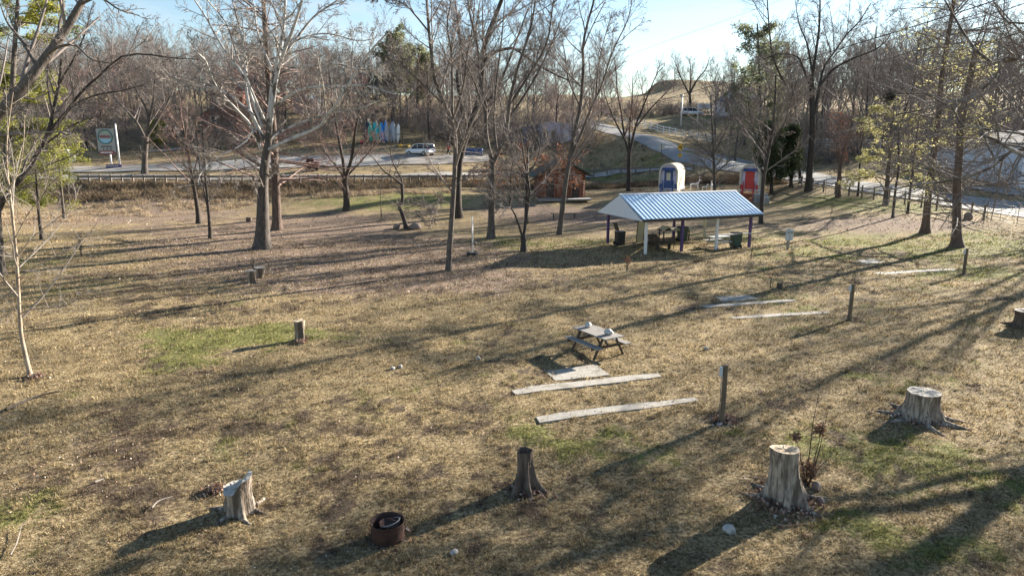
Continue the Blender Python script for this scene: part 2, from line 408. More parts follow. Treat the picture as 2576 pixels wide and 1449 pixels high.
def masks(x, y):
    n1 = vnoise(x, y, 3.1, 1); n2 = vnoise(x, y, 1.1, 2); n3 = vnoise(x, y, .42, 3); n4 = vnoise(x, y, 9., 4)
    g = field(x, y, GREEN)+.17+.30*(n4-.5)
    g = np.clip((g+(n1-.5)*.9+(n2-.5)*.8+(n3-.5)*.7-.28)*1.25, 0, 1)*.74
    l = np.clip((field(x, y, LITTER)+(n2-.5)*.5+(n1-.5)*.4)*.95, 0, 1)
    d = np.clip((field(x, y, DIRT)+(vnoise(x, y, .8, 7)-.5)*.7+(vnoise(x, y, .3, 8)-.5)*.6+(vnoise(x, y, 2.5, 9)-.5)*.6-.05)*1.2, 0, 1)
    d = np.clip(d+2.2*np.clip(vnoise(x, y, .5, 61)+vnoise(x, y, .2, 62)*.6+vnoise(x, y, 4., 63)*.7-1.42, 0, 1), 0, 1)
    return g, l, d
NR, NC = 520, 460
s_ = np.linspace(0, 1, NR); yy = -30+36*(np.exp(s_*2.75)-1)
yy = yy[yy < 470]; NR = len(yy)
tt = np.linspace(-1, 1, NC); tt = np.sign(tt)*np.abs(tt)**1.25
XX = tt[None,:]*(45+1.05*np.maximum(yy, 0)[:,None]); YY = np.repeat(yy[:,None], NC, 1)
ZZ = H(XX, YY)
ZZ += np.where(YY < 90, .05*(vnoise(XX, YY, 1.3, 21)-.5)+.03*(vnoise(XX, YY, .5, 22)-.5), 0)
gv = np.stack([XX, YY, ZZ], -1).reshape(-1, 3)
_pm = in_pads(gv[:,0], gv[:,1]); gv[_pm,2] -= .03
ii = (np.arange(NR-1)[:,None]*NC+np.arange(NC-1)[None,:]).ravel()
gme = raw_mesh('ground', gv, np.stack([ii, ii+1, ii+NC+1, ii+NC], 1), smooth=True)
def paint(me, x, y):
    g, l, d = masks(x, y)
    at = me.color_attributes.new('cover', 'FLOAT_COLOR', 'POINT')
    at.data.foreach_set('color', np.stack([g, l, d, .42+.75*vnoise(x, y, .085, 91)+.45*vnoise(x, y, .3, 92)], -1).astype(np.float32).ravel())
paint(gme, gv[:,0], gv[:,1])
def ground_mat(blades=False):
    m = bpy.data.materials.new('turf_blades' if blades else 'turf'); m.use_nodes = True
    t = m.node_tree; N = t.nodes; L = t.links; b = N['Principled BSDF']; b.inputs['Roughness'].default_value = .95
    b.inputs['Specular IOR Level'].default_value = .15
    at = N.new('ShaderNodeAttribute'); at.attribute_name = 'cover'
    sp_ = N.new('ShaderNodeSeparateColor'); L.new(at.outputs['Color'], sp_.inputs[0])
    geo = N.new('ShaderNodeNewGeometry')
    def noise(s, d, r=.6):
        n = N.new('ShaderNodeTexNoise'); n.inputs['Scale'].default_value = s; n.inputs['Detail'].default_value = d; n.inputs['Roughness'].default_value = r
        L.new(geo.outputs['Position'], n.inputs['Vector']); return n.outputs['Fac']
    def ramp(src, stops):
        r = N.new('ShaderNodeValToRGB'); e = r.color_ramp.elements
        e[0].position = stops[0][0]; e[0].color = (*stops[0][1], 1); e[1].position = stops[-1][0]; e[1].color = (*stops[-1][1], 1)
        for p, c in stops[1:-1]:
            q = e.new(p); q.color = (*c, 1)
        L.new(src, r.inputs[0]); return r.outputs[0]
    def mix(f, a, c):
        x = N.new('ShaderNodeMix'); x.data_type = 'RGBA'; L.new(f, x.inputs['Factor']); L.new(a, x.inputs['A']); L.new(c, x.inputs['B']); return x.outputs['Result']
    def math_(op, a, c):
        x = N.new('ShaderNodeMath'); x.operation = op
        for k, q in enumerate((a, c)):
            if isinstance(q, (int, float)): x.inputs[k].default_value = q
            else: L.new(q, x.inputs[k])
        return x.outputs[0]
    src = geo.outputs['Random Per Island'] if blades else noise(11, 9, .8)
    lo, hi = (.0, 1.) if blades else (.38, .63)
    def st(*cs):
        k = len(cs)
        return [(lo+(hi-lo)*i/(k-1), c) for i, c in enumerate(cs)]
    dry = ramp(src, st((.045,.033,.020), (.21,.155,.082), (.39,.305,.17), (.60,.50,.32)))
    grn = ramp(src, st((.035,.045,.016), (.115,.125,.038), (.24,.235,.075), (.42,.38,.16)))
    lit = ramp(src, st((.05,.036,.028), (.175,.125,.092), (.29,.22,.165), (.54,.45,.36)))
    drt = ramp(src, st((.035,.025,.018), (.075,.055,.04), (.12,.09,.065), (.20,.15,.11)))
    big = noise(.55, 5)
    # broad drift of the dry turf between straw and brown
    br = N.new('ShaderNodeMapRange'); br.inputs['From Min'].default_value = .35; br.inputs['From Max'].default_value = .65
    br.inputs['To Min'].default_value = .78; br.inputs['To Max'].default_value = 1.12; L.new(big, br.inputs['Value'])
    vm = N.new('ShaderNodeVectorMath'); vm.operation = 'SCALE'; L.new(dry, vm.inputs[0]); L.new(br.outputs['Result'], vm.inputs['Scale']); dry = vm.outputs[0]
    fn = noise(3.2, 9, .8)
    def edge(ch, w=.16):
        a = math_('ADD', ch, math_('MULTIPLY', math_('SUBTRACT', fn, .5), 2.6))
        r = N.new('ShaderNodeMapRange'); r.inputs['From Min'].default_value = .5-w; r.inputs['From Max'].default_value = .5+w; L.new(a, r.inputs['Value']); return r.outputs['Result']
    c = mix(edge(sp_.outputs[0]), dry, grn)
    if not blades: c = mix(edge(sp_.outputs[1]), c, lit)
    else: c = mix(math_('MULTIPLY', edge(sp_.outputs[1]), .6), c, lit)
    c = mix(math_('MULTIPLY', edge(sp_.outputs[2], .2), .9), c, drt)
    if blades:
        vm2 = N.new('ShaderNodeVectorMath'); vm2.operation = 'SCALE'; L.new(c, vm2.inputs[0]); L.new(at.outputs['Alpha'], vm2.inputs['Scale']); c = vm2.outputs[0]
    L.new(c, b.inputs['Base Color'])
    if not blades:
        h = math_('ADD', math_('MULTIPLY', noise(9, 8, .75), 1.0), math_('MULTIPLY', noise(30, 4, .7), .5))
        bp = N.new('ShaderNodeBump'); bp.inputs['Strength'].default_value = 1; bp.inputs['Distance'].default_value = .10
        L.new(h, bp.inputs['Height']); L.new(bp.outputs[0], b.inputs['Normal'])
    else:
        tr = N.new('ShaderNodeBsdfTranslucent'); ms = N.new('ShaderNodeMixShader'); ms.inputs[0].default_value = .3
        L.new(c, tr.inputs['Color']); L.new(b.outputs[0], ms.inputs[1]); L.new(tr.outputs[0], ms.inputs[2]); L.new(ms.outputs[0], N['Material Output'].inputs['Surface'])
    return m
M['turf'] = ground_mat(); M['blades'] = ground_mat(True)
ground = link('ground', gme, M['turf']); tag(ground, kind='structure')
# grass blades: short winter turf, denser near the viewer's side
def blades_mesh(name, bx, by, h, w, rng, per=5, spread=.03):
    n = len(bx)
    x = np.repeat(bx, per)+rng.normal(0, 1, n*per)*np.repeat(spread*np.ones(n) if np.isscalar(spread) else spread, per)
    y = np.repeat(by, per)+rng.normal(0, 1, n*per)*np.repeat(spread*np.ones(n) if np.isscalar(spread) else spread, per)
    hh = np.repeat(h*(.15+2.0*vnoise(bx, by, .11, 71)**1.6+.5*vnoise(bx, by, .4, 72)), per)*rng.uniform(.5, 1.3, n*per); ww = np.repeat(w, per)*rng.uniform(.6, 1.3, n*per)
    z = H(x, y)-.012+np.where(y < 90, .05*(vnoise(x, y, 1.3, 21)-.5)+.03*(vnoise(x, y, .5, 22)-.5), 0)
    a = rng.uniform(0, 2*PI, n*per); la = rng.uniform(0, 2*PI, n*per); ll = rng.uniform(.2, 1.3, n*per)*hh
    v = np.empty((n*per, 3, 3))
    v[:,0] = np.stack([x-np.cos(a)*ww, y-np.sin(a)*ww, z], -1)
    v[:,1] = np.stack([x+np.cos(a)*ww, y+np.sin(a)*ww, z], -1)
    v[:,2] = np.stack([x+np.cos(la)*ll, y+np.sin(la)*ll, z+hh], -1)
    me = raw_mesh(name, v.reshape(-1, 3), tris=np.arange(n*per*3).reshape(-1, 3))
    paint(me, np.repeat(x, 3), np.repeat(y, 3)); return me
def screen_spread(n, v0, v1, rng, u0=-250, u1=2826):
    u = rng.uniform(u0, u1, n); v = rng.uniform(v0, v1, n)
    dx = (u-1288)/FPX; dy = (724.5-v)/FPX; Dy = cp+dy*sp; Dz = -sp+dy*cp; t = CAM_H/-Dz
    return dx*t, Dy*t
rg = np.random.default_rng(11)
bx, by = screen_spread(150000, 600, 1640, rg)
k = (~in_pads(bx, by) | (rg.random(len(bx)) < .16)) & (vnoise(bx, by, .35, 31)+.30*rg.random(len(bx)) > .42); bx, by = bx[k], by[k]
sc_ = np.clip(by/13., .8, 4)
tag(link('grass', blades_mesh('grass', bx, by, .045*sc_**.6, .0075*sc_, rg, 5, .035*sc_), M['blades']), 'short dry winter grass and green tufts covering the lawn', 'grass', kind='stuff')
# fallen leaves
def flakes(name, x, y, size, rng, lift=.02, sides=4):
    n = len(x); z = H(x, y)+lift+np.where(y < 90, .05*(vnoise(x, y, 1.3, 21)-.5)+.03*(vnoise(x, y, .5, 22)-.5), 0)
    a = rng.normal(0, 1, (n, 3)); a[:,2] *= .5; a /= np.linalg.norm(a, axis=1)[:,None]
    b = np.cross(a, rng.normal(0, 1, (n, 3))); b /= np.linalg.norm(b, axis=1)[:,None]
    c = np.stack([x, y, z], -1); s = size[:,None]*rng.uniform(.5, 1.2, (n, 1))
    v = np.stack([c-a*s, c+b*s*.6, c+a*s, c-b*s*.6], 1)
    return raw_mesh(name, v.reshape(-1, 3), np.arange(n*4).reshape(-1, 4))
def leaf_ground_mat():
    m = mat('fallen_leaves', (.2,.12,.08), (.3,.2,.15), .85, 2, trans=.15)
    t = m.node_tree; N = t.nodes; L = t.links; b = N['Principled BSDF']
    g = N.new('ShaderNodeNewGeometry'); r = N.new('ShaderNodeValToRGB'); e = r.color_ramp.elements
    e[0].color = (.06,.035,.025,1); e[1].color = (.70,.62,.53,1); e[1].position = 1
    for p, c in ((.25,(.17,.09,.06)),(.5,(.30,.17,.11)),(.72,(.36,.25,.20)),(.9,(.52,.42,.34))):
        q = e.new(p); q.color = (*c, 1)
    L.new(g.outputs['Random Per Island'], r.inputs[0]); L.new(r.outputs[0], b.inputs['Base Color'])
    return m
M['fallen'] = leaf_ground_mat()
lx, ly = screen_spread(150000, 545, 1640, rg)
lv = field(lx, ly, LITTER)*.55+.07+.9*np.clip(field(lx, ly, DIRT)-.45, 0, 1)
k = (rg.random(len(lx)) < lv*(.4+1.2*vnoise(lx, ly, .9, 41))); lx, ly = lx[k], ly[k]
tag(link('fallen_leaves', flakes('fallen_leaves', lx, ly, .022*np.clip(ly/13., .8, 5)**.9, rg), M['fallen']), 'dead brown and pinkish leaves scattered over the lawn', 'leaves', kind='stuff')
# rough dead weeds on the bank below the guard fence and on the verges
def area_pts(n, poly, rng):
    P = np.array([G(*p)[:2] for p in poly]); lo = P.min(0); hi = P.max(0)
    q = rng.uniform(lo, hi, (n, 2)); k = inpoly(q[:,0], q[:,1], P); return q[k,0], q[k,1]
wx, wy = [], []
for n, pl in ((16000,[(-100,452),(600,460),(1250,458),(1250,474),(900,482),(600,500),(-100,500)]),(9000,[(1250,455),(1900,440),(1990,462),(1700,464),(1250,476)]),
              (3500,[(-100,420),(700,385),(1200,370),(1200,350),(300,372),(-100,390)]),(1500,[(1480,330),(1700,400),(1660,412),(1300,412),(1380,350)])):
    a, b_ = area_pts(n, pl, rg); wx.append(a); wy.append(b_)
wx = np.concatenate(wx); wy = np.concatenate(wy)
M['weeds'] = mat('dead_weeds', (.10,.07,.045), (.32,.24,.15), .95, .4, island=.6, trans=.2, c3=(.075,.06,.045), c3scale=.25)
tag(link('dead_weeds', blades_mesh('dead_weeds', wx, wy, .32*np.ones(len(wx)), .028*np.ones(len(wx)), rg, 7, .16), M['weeds']), 'rough dead weeds and brambles on the bank below the guard fence', 'weeds', kind='stuff')
tx, ty = [], []
for n, pl in ((30000,[(-100,478),(640,478),(640,515),(420,545),(-100,570)]),(6000,[(640,485),(1150,480),(1150,492),(640,506)]),(5000,[(1300,490),(1560,470),(2000,468),(2000,480),(1500,488)])):
    a, b_ = area_pts(n, pl, rg); k = vnoise(a, b_, 1.6, 81)+.5*vnoise(a, b_, .5, 82) > .72; tx.append(a[k]); ty.append(b_[k])
tx = np.concatenate(tx); ty = np.concatenate(ty)
M['tufts'] = mat('dry_tufts', (.24,.17,.11), (.52,.42,.29), .95, .8, island=.7, trans=.2)
tag(link('dry_tufts', blades_mesh('dry_tufts', tx, ty, .17*np.ones(len(tx)), .022*np.ones(len(tx)), rg, 6, .16), M['tufts']), 'straw-coloured tufts and dead bramble on the sunny slope at the left', 'weeds', kind='stuff')
# concrete pads of the camping pitches
for nm, Q in PADW:
    zc = [Z(q[0], q[1])+.014 for q in Q]
    vs = [(q[0], q[1], z) for q, z in zip(Q, zc)]; n = len(vs)
    b = MB(); b.add(vs+[(x, y, z-.12) for x, y, z in vs], [tuple(range(n))]+[(i, (i+1)%n, (i+1)%n+n, i+n) for i in range(n)])
    o = b.build(nm, M['concrete']); tag(o, kind='structure')
def resample(pl, n):
    pl = np.array(pl, float); d = np.r_[0, np.cumsum(np.linalg.norm(np.diff(pl, axis=0), axis=1))]
    t = np.linspace(0, d[-1], n); return np.stack([np.interp(t, d, pl[:,k]) for k in range(pl.shape[1])], 1)
def ribbon(name, A, B, m, lift, n=70, nc=7):
    A = resample([G(*p) for p in A], n); B = resample([G(*p) for p in B], n)
    V = []
    for i in range(n):
        for j in range(nc):
            q = A[i]+(B[i]-A[i])*j/(nc-1); V.append((q[0], q[1], 0))
    V = np.array(V); V[:,2] = H(V[:,0], V[:,1])+lift
    ii = (np.arange(n-1)[:,None]*nc+np.arange(nc-1)[None,:]).ravel()
    o = link(name, raw_mesh(name, V, np.stack([ii, ii+1, ii+nc+1, ii+nc], 1), smooth=True), m)
    return tag(o, kind='structure')
ribbon('road', [(1427,312),(1494,325),(1553,343),(1620,365),(1660,385),(1700,408),(1790,425),(1900,440),(2030,458),(2150,480),(2330,508),(2576,548),(2760,585)],
       [(1427,295),(1494,305),(1553,322),(1603,338),(1686,358),(1786,385),(1852,398),(1939,412),(2049,435),(2165,458),(2330,480),(2576,510),(2760,535)], M['asphalt'], .07, 110, 9)
ribbon('lane', [(60,452),(300,453),(700,454),(1000,453),(1200,449),(1380,442),(1560,436),(1740,430)],
       [(60,440),(300,441),(700,443),(1000,442),(1200,437),(1380,431),(1560,425),(1740,420)], M['gravel'], .10, 80, 5)
ribbon('gravel_lot', [(100,436),(300,434),(500,431),(700,424),(900,420),(1100,416),(1230,408)],
       [(100,423),(300,418),(500,412),(700,396),(900,393),(1100,391),(1230,391)], M['gravel'], .11, 70, 9)
ribbon('path', [(367,386),(440,380),(520,372)], [(360,381),(435,375),(520,368)], M['gravel'], .12, 20, 3)
ribbon('driveway', [(2440,476),(2520,490),(2640,500)], [(2400,468),(2520,474),(2640,478)], M['asphalt'], .11, 24, 4)
# ================================================================ trees
def tube_batch(P, R, S):
    N, K, _ = P.shape
    T = np.gradient(P, axis=1); T /= np.linalg.norm(T, axis=2, keepdims=True)+1e-9
    m = np.abs(T[:,:,2]).mean(1) < .8
    ref = np.where(m[:,None], np.array([0,0,1.]), np.array([1.,0,0]))[:,None,:]
    A = np.cross(T, np.broadcast_to(ref, T.shape)); A /= np.linalg.norm(A, axis=2, keepdims=True)+1e-9
    B = np.cross(T, A)
    an = 2*PI*np.arange(S)/S
    V = P[:,:,None,:]+R[:,:,None,None]*(A[:,:,None,:]*np.cos(an)[None,None,:,None]+B[:,:,None,:]*np.sin(an)[None,None,:,None])
    i = np.arange(N)[:,None,None]*K*S; k = np.arange(K-1)[None,:,None]*S; j = np.arange(S)[None,None,:]
    a = i+k+j; b = i+k+(j+1)%S
    F = np.stack([a, b, b+S, a+S], -1).reshape(-1, 4)
    return V.reshape(-1, 3), F
def join(parts):
    vs, fs, o = [], [], 0
    for v, f in parts:
        vs.append(v); fs.append(f+o); o += len(v)
    return np.concatenate(vs), np.concatenate(fs)
def spawn(P, R, m, rng, t0=.2, t1=.98, lr=.5, ang=45, K=5, up=0., wig=.12, rr=.6, minr=.008, short=.5, side=None):
    N, Kp, _ = P.shape
    t = t0+(t1-t0)*((np.arange(m)[None,:]+rng.random((N, m)))/m)
    f = t*(Kp-1); i = np.minimum(f.astype(int), Kp-2); w = (f-i)[...,None]
    n = np.arange(N)[:,None]
    p0 = P[n,i]*(1-w)+P[n,i+1]*w; r0 = (R[n,i]*(1-w[...,0])+R[n,i+1]*w[...,0])*rr
    T = P[n,i+1]-P[n,i]; T /= np.linalg.norm(T, axis=2, keepdims=True)+1e-9
    L = np.linalg.norm(np.diff(P, axis=1), axis=2).sum(1)[:,None]
    ln = L*lr*(1-short*t)*rng.uniform(.55, 1.25, t.shape)
    rv = rng.normal(0, 1, T.shape)
    if side is not None: rv[...,2] *= side
    pv = rv-(rv*T).sum(-1, keepdims=True)*T; pv /= np.linalg.norm(pv, axis=2, keepdims=True)+1e-9
    a = np.radians(ang)*rng.uniform(.6, 1.3, t.shape)[...,None]
    d = (T*np.cos(a)+pv*np.sin(a)).reshape(-1, 3); M_ = len(d)
    Q = np.empty((M_, K, 3)); Q[:,0] = p0.reshape(-1, 3); st = (ln.reshape(-1)/(K-1))[:,None]
    for k in range(1, K):
        d = d+np.array([0,0,up])+rng.normal(0, wig*.62, d.shape); d /= np.linalg.norm(d, axis=1, keepdims=True)
        Q[:,k] = Q[:,k-1]+d*st
    r0 = np.maximum(np.minimum(r0.reshape(-1), ln.reshape(-1)*.017), minr)
    RR = r0[:,None]*np.linspace(1, .35, K)[None,:]; RR = np.maximum(RR, minr*.55)
    return Q, RR
def smooth_line(pts, n):
    """Catmull-Rom through the points, n samples by length"""
    p = np.array(pts, float)
    if len(p) == 2: q = p
    else:
        e = np.vstack([2*p[0]-p[1], p, 2*p[-1]-p[-2]]); q = []
        for i in range(1, len(e)-2):
            for t in np.linspace(0, 1, 8, endpoint=False):
                q.append(.5*((2*e[i])+(-e[i-1]+e[i+1])*t+(2*e[i-1]-5*e[i]+4*e[i+1]-e[i+2])*t*t+(-e[i-1]+3*e[i]-3*e[i+1]+e[i+2])*t**3))
        q.append(p[-1]); q = np.array(q)
    return resample(q, n)
def leaf_quads(C, size, rng, flat=1., long=.6):
    n = len(C)
    a = rng.normal(0, 1, (n, 3)); a[:,2] *= flat; a /= np.linalg.norm(a, axis=1)[:,None]
    b = np.cross(a, rng.normal(0, 1, (n, 3))); b /= np.linalg.norm(b, axis=1)[:,None]+1e-9
    s = size*rng.uniform(.5, 1.3, (n, 1))
    v = np.stack([C-a*s, C+b*s*long, C+a*s, C-b*s*long], 1)
    return v.reshape(-1, 3), np.arange(n*4).reshape(-1, 4)
def along(P, n, rng, t0=0., jit=.08):
    N, K, _ = P.shape
    i = rng.integers(0, N, n); f = rng.uniform(t0, .999, n)*(K-1); k = f.astype(int); w = (f-k)[:,None]
    return P[i,k]*(1-w)+P[i,k+1]*w+rng.normal(0, jit, (n, 3))
def grow(trunk, tr, limbs, levels, rng, minr=.008):
    """trunk (K,3) with radii, limbs list of (pts, r0, r1); returns trunk-part tubes and crown-part polylines by level"""
    K = 14
    main = [(smooth_line(trunk, 14), np.interp(np.linspace(0, 1, 14), np.linspace(0, 1, len(tr)), tr))]
    for pts, r0, r1 in limbs: main.append((smooth_line(pts, K), np.linspace(r0, r1, K)))
    P = np.array([a for a, _ in main]); R = np.array([b for _, b in main])
    out = []; cur, cr_ = P, R
    for q, lv in enumerate(levels):
        lv = dict(lv); keep = lv.pop('trunk', True)
        if q == 0 and not keep: cur, cr_ = cur[1:], cr_[1:]
        if q == 0 and 'only_trunk' in lv: lv.pop('only_trunk'); cur, cr_ = cur[:1], cr_[:1]
        cur, cr_ = spawn(cur, cr_, rng=rng, minr=minr*(1.5 if q < len(levels)-1 else 1), **lv)
        out.append((cur, cr_))
    return P, R, out
def tree_meshes(P, R, lv, o, flare, sides=(10, 5, 3, 3), split=None):
    P = P-o
    P0, R0 = P[:1], R[:1]
    # dense trunk with a root flare
    n = 26; s = np.linspace(0, 1, n)**1.6
    tp = np.stack([np.interp(s, np.linspace(0, 1, 14), P0[0,:,k]) for k in range(3)], 1)[None]
    trd = np.interp(s, np.linspace(0, 1, 14), R0[0])
    hz = tp[0,:,2]-tp[0,0,2]; trd = trd*(1+flare*np.exp(-hz/(.9*R0[0,0]+.15)))
    tp[0,0,2] -= .15
    parts = [tube_batch(tp, trd[None], 14)]
    if len(P) > 1 and not split: parts.append(tube_batch(P[1:], R[1:], 8))
    tv = join(parts)
    if split: split.append(tube_batch(P[1:], R[1:], 8))
    cv = join([tube_batch(a-o, b, sides[min(k+1, 3)]) for k, (a, b) in enumerate(lv)]) if lv else None
    return tv, cv
def tree(name, label, base, trunk, r, limbs=(), levels=(), seed=1, m='bark', mt='twig', flare=.5, minr=.009, rtop=.35, leaves=None, cat='tree', group=None, Y=None, leandy=0, lm=None):
    """trunk and limbs are given as they look in the photo and set at their own distance with depth of their own"""
    rng = np.random.default_rng(seed)
    b = G(*base) if Y is None else None
    if b is None:
        q = pix(base[0], base[1], Y); b = np.array([q[0], q[1], Z(q[0], q[1])])
    Y0 = b[1]
    tp = [b]+[pix(u, v, Y0+leandy*(k+1)/len(trunk)) for k, (u, v) in enumerate(trunk)]
    px = mpp(b)
    L = []
    for lb in limbs:
        pts, dY, r0 = lb[:3]; yb = Y0+(lb[3] if len(lb) > 3 else 0)
        n = len(pts); L.append(([pix(u, v, yb+dY*(k/(n-1))**1.2) for k, (u, v) in enumerate(pts)], r0*px, max(r0*px*.25, .012)))
    r = r*.86; L = [(a, b_*(.62 if lm else .78), c*.8) for a, b_, c in L]
    P, R, lv = grow(tp, [r*px, r*px*(1+rtop)/2, r*px*rtop], L, levels, rng, minr*.85)
    return assemble(name, label, b, P, R, lv, m, mt, flare, leaves, rng, cat, group, lm)
def assemble(name, label, b, P, R, lv, m, mt, flare, leaves, rng, cat='tree', group=None, limbs=None):
    root = empty(name, b, 0, label, cat, group)
    sp2 = [limbs] if limbs else None
    tv, cv = tree_meshes(P, R, lv, b, flare, split=sp2)
    if limbs: link('limbs', raw_mesh('limbs', sp2[1][0], sp2[1][1], smooth=True), M[limbs], root)
    link('trunk', raw_mesh('trunk', tv[0], tv[1], smooth=True), M[m], root)
    if cv is not None: link('crown', raw_mesh('crown', cv[0], cv[1], smooth=True), M[mt], root)
    if leaves:
        n, size, lm, lev, jit = leaves[:5]; flat = leaves[5] if len(leaves) > 5 else 1.
        C = along(lv[lev][0]-b, n, rng, .2, jit)
        if len(leaves) > 6: C = C[leaves[6](C+b)]
        q = leaf_quads(C, size, rng, flat, .5)
        if len(C): link('foliage', raw_mesh('foliage', q[0], q[1]), M[lm], root)
    return root
def LV(*a):
    """(count, length ratio, angle, up[, wiggle, t0, side])"""
    out = []
    for q in a:
        d = dict(m=q[0], lr=q[1], ang=q[2], up=q[3])
        if len(q) > 4: d['wig'] = q[4]
        if len(q) > 5: d['t0'] = q[5]
        if len(q) > 6: d['side'] = q[6]
        out.append(d)
    return out
def proc(name, label, pos, h, r, levels, seed, m='bark', mt='twig', flare=.4, minr=.01, lean=(0,0), wob=.02, leaves=None, group=None, cat='tree', rtop=.2):
    rng = np.random.default_rng(seed)
    b = np.array([pos[0], pos[1], Z(pos[0], pos[1])]); n = 7
    tp = [b+np.array([lean[0]*k/n*h+rng.normal(0, wob*h*k/n), lean[1]*k/n*h+rng.normal(0, wob*h*k/n), h*k/n]) for k in range(n+1)]
    P, R, lv = grow(tp, [r, r*.65, r*rtop], [], levels, rng, minr)
    return assemble(name, label, b, P, R, lv, m, mt, flare, leaves, rng, cat, group)
vase = LV((16,.62,40,.10,.10,.22),(9,.50,42,.05,.14),(7,.45,45,.03,.16),(6,.45,45,.02,.2))
# --- the big sycamore left of the middle
tree('sycamore_tree', 'largest sycamore, thick dark trunk breaking into white spreading limbs, left of the middle', (660,625),
     [(661,540),(662,460),(668,400),(676,355),(678,300)], 21, [
     ([(676,345),(678,300),(687,199),(707,116),(715,50),(719,-30),(722,-140)], 3, 11),
     ([(676,340),(684,282),(697,186),(720,116),(740,66),(760,0),(780,-90)], -3, 10),
     ([(655,372),(630,315),(597,278),(544,219),(521,162),(511,146),(480,120)], -5, 6),
     ([(664,350),(627,272),(614,189),(584,156),(544,93),(518,43),(491,3),(470,-60)], 5, 7),
     ([(660,320),(624,216),(614,133),(604,76),(584,0),(570,-60)], 1, 6),
     ([(670,378),(700,366),(727,352),(800,322),(823,292),(850,258),(886,199),(920,143),(972,86)], -6, 8),
     ([(680,350),(707,331),(760,308),(820,288),(909,272),(960,250)], 5, 5),
     ([(684,275),(717,249),(744,232),(790,219),(860,219),(919,216),(1000,240)], -4, 6),
     ([(690,200),(727,173),(790,165),(850,162),(916,179),(996,182)], 3, 3.5),
     ([(712,120),(740,106),(777,90),(830,86),(896,103),(933,100)], -3, 4),
     ([(705,150),(734,113),(790,43),(850,0),(900,-60)], 3, 6),
     ([(655,380),(644,322),(617,358),(577,381),(537,401),(511,428),(498,454),(505,474)], -7, 3.5),
     ([(664,300),(600,150),(570,60),(520,0),(500,-40)], -3, 5),
     ([(690,190),(650,90),(640,20),(620,-60)], 4, 4.5),
     ([(640,290),(560,230),(470,210),(400,170)], 7, 4),
     ([(712,80),(690,20),(680,-70)], 2, 4)],
     LV((11,.34,48,.02,.16,.25),(7,.5,46,.0,.2),(7,.5,45,-.02,.22),(3,.5,45,-.02,.22)), 3, 'sycamore', 'twig_pale', flare=.45, minr=.010, lm='limb_white')
# --- straight reddish tree just behind it
tree('straight_tree', 'straight tall tree with reddish fine branches directly behind the big sycamore', (697,578),
     [(693,450),(688,330),(676,212),(668,100),(663,0),(655,-100)], 13, [],
     LV((80,.30,78,-.01,.07,.16,.35),(9,.42,48,.0,.12),(5,.42,45,.0,.15)), 5, 'bark_red', 'twig_red', flare=.45, rtop=.35)
tree('slender_tree', 'slender dark leaning tree at the foot of the leafy bank, left of the big sycamore', (500,562),
     [(496,520),(484,450),(474,390),(462,330),(455,270)], 6.5, [([(484,450),(500,390),(520,330)], 2, 3),([(476,400),(440,340),(415,290)], -2, 3)],
     LV((12,.45,45,.06,.12,.3),(7,.5,45,.02),(8,.5,45,0),(2,.5,42,.0)), 6, 'bark_dark', 'twig_red')
tree('slender_tree', 'slender twin-stemmed tree nearest the big sycamore on its left side', (529,600),
     [(526,550),(521,490),(516,440),(512,380),(510,320)], 5, [([(527,560),(518,500),(506,450),(498,380),(490,300)], 1.5, 3.4)],
     LV((14,.40,45,.06,.12,.3),(7,.5,45,.02),(8,.5,45,0),(2,.5,42,.0)), 7, 'bark_dark', 'twig')
tree('forked_tree', 'short forked tree on the sunny green lawn between sycamore and guard fence', (872,531),
     [(871,490),(868,455),(870,440)], 9, [([(868,450),(862,400),(850,340),(840,280),(832,230)], 2, 6),([(869,448),(884,400),(892,340),(905,270),(915,220)], -2, 6),([(868,452),(846,420),(815,380),(800,350)], -2, 3.4),([(870,446),(905,410),(940,370),(965,350)], 2, 3.4)],
     LV((12,.45,42,.06,.12,.2),(8,.5,45,.03),(8,.5,45,0),(3,.5,42,.0)), 8, 'bark_dark', 'twig_red', rtop=.8)
tree('crooked_tree', 'small crooked black-stemmed tree growing between two boulders', (1023,576),
     [(1018,558),(1011,535),(1003,518),(1012,508),(1012,485),(1011,462)], 6.5, [([(1011,465),(990,448),(965,430),(945,405),(925,385)], -2, 3.6),([(1011,468),(1010,450),(998,430),(985,400),(980,370)], 1.5, 2.8),([(990,448),(1000,420),(1010,390)], 2, 2)],
     LV((9,.5,45,.03,.16,.3),(6,.55,45,.0),(4,.5,45,0)), 9, 'bark_dark', 'twig', rtop=.6)
tree('sapling', 'thin staked sapling on the sunny green lawn', (960,548), [(958,520),(957,490),(955,460)], 1.6, [], LV((12,.3,40,.05,.1,.5),(4,.5,40,0)), 10, 'bark', 'twig', flare=.1, cat='sapling')
tree('slim_tree', 'slim grey tree nearest the viewer in the middle of the picture, by the tetherball pole', (1128,682),
     [(1131,620),(1136,560),(1140,500),(1144,430),(1146,365),(1141,299),(1118,265),(1095,216),(1086,149),(1078,66),(1072,-20),(1070,-100)], 8.5, [
     ([(1140,330),(1138,265),(1136,133),(1124,66),(1136,0),(1140,-70)], 2, 4.5),([(1078,80),(1042,36),(1019,13),(976,-5),(930,-20)], -2, 3),
     ([(1142,520),(1110,505),(1070,520),(1020,516)], -3, 2),([(1143,470),(1180,440),(1230,425)], 2, 2),([(1141,540),(1100,545),(1060,555)], 2, 1.6),
     ([(1140,300),(1165,220),(1175,140),(1190,60),(1195,-20)], -2, 4),([(1118,265),(1060,210),(1010,160),(985,110)], -2, 3)],
     LV((15,.36,42,.05,.12,.25),(8,.5,42,.03),(8,.5,42,.01),(3,.5,42,.0)), 12, 'bark', 'twig', flare=.35, rtop=.3)
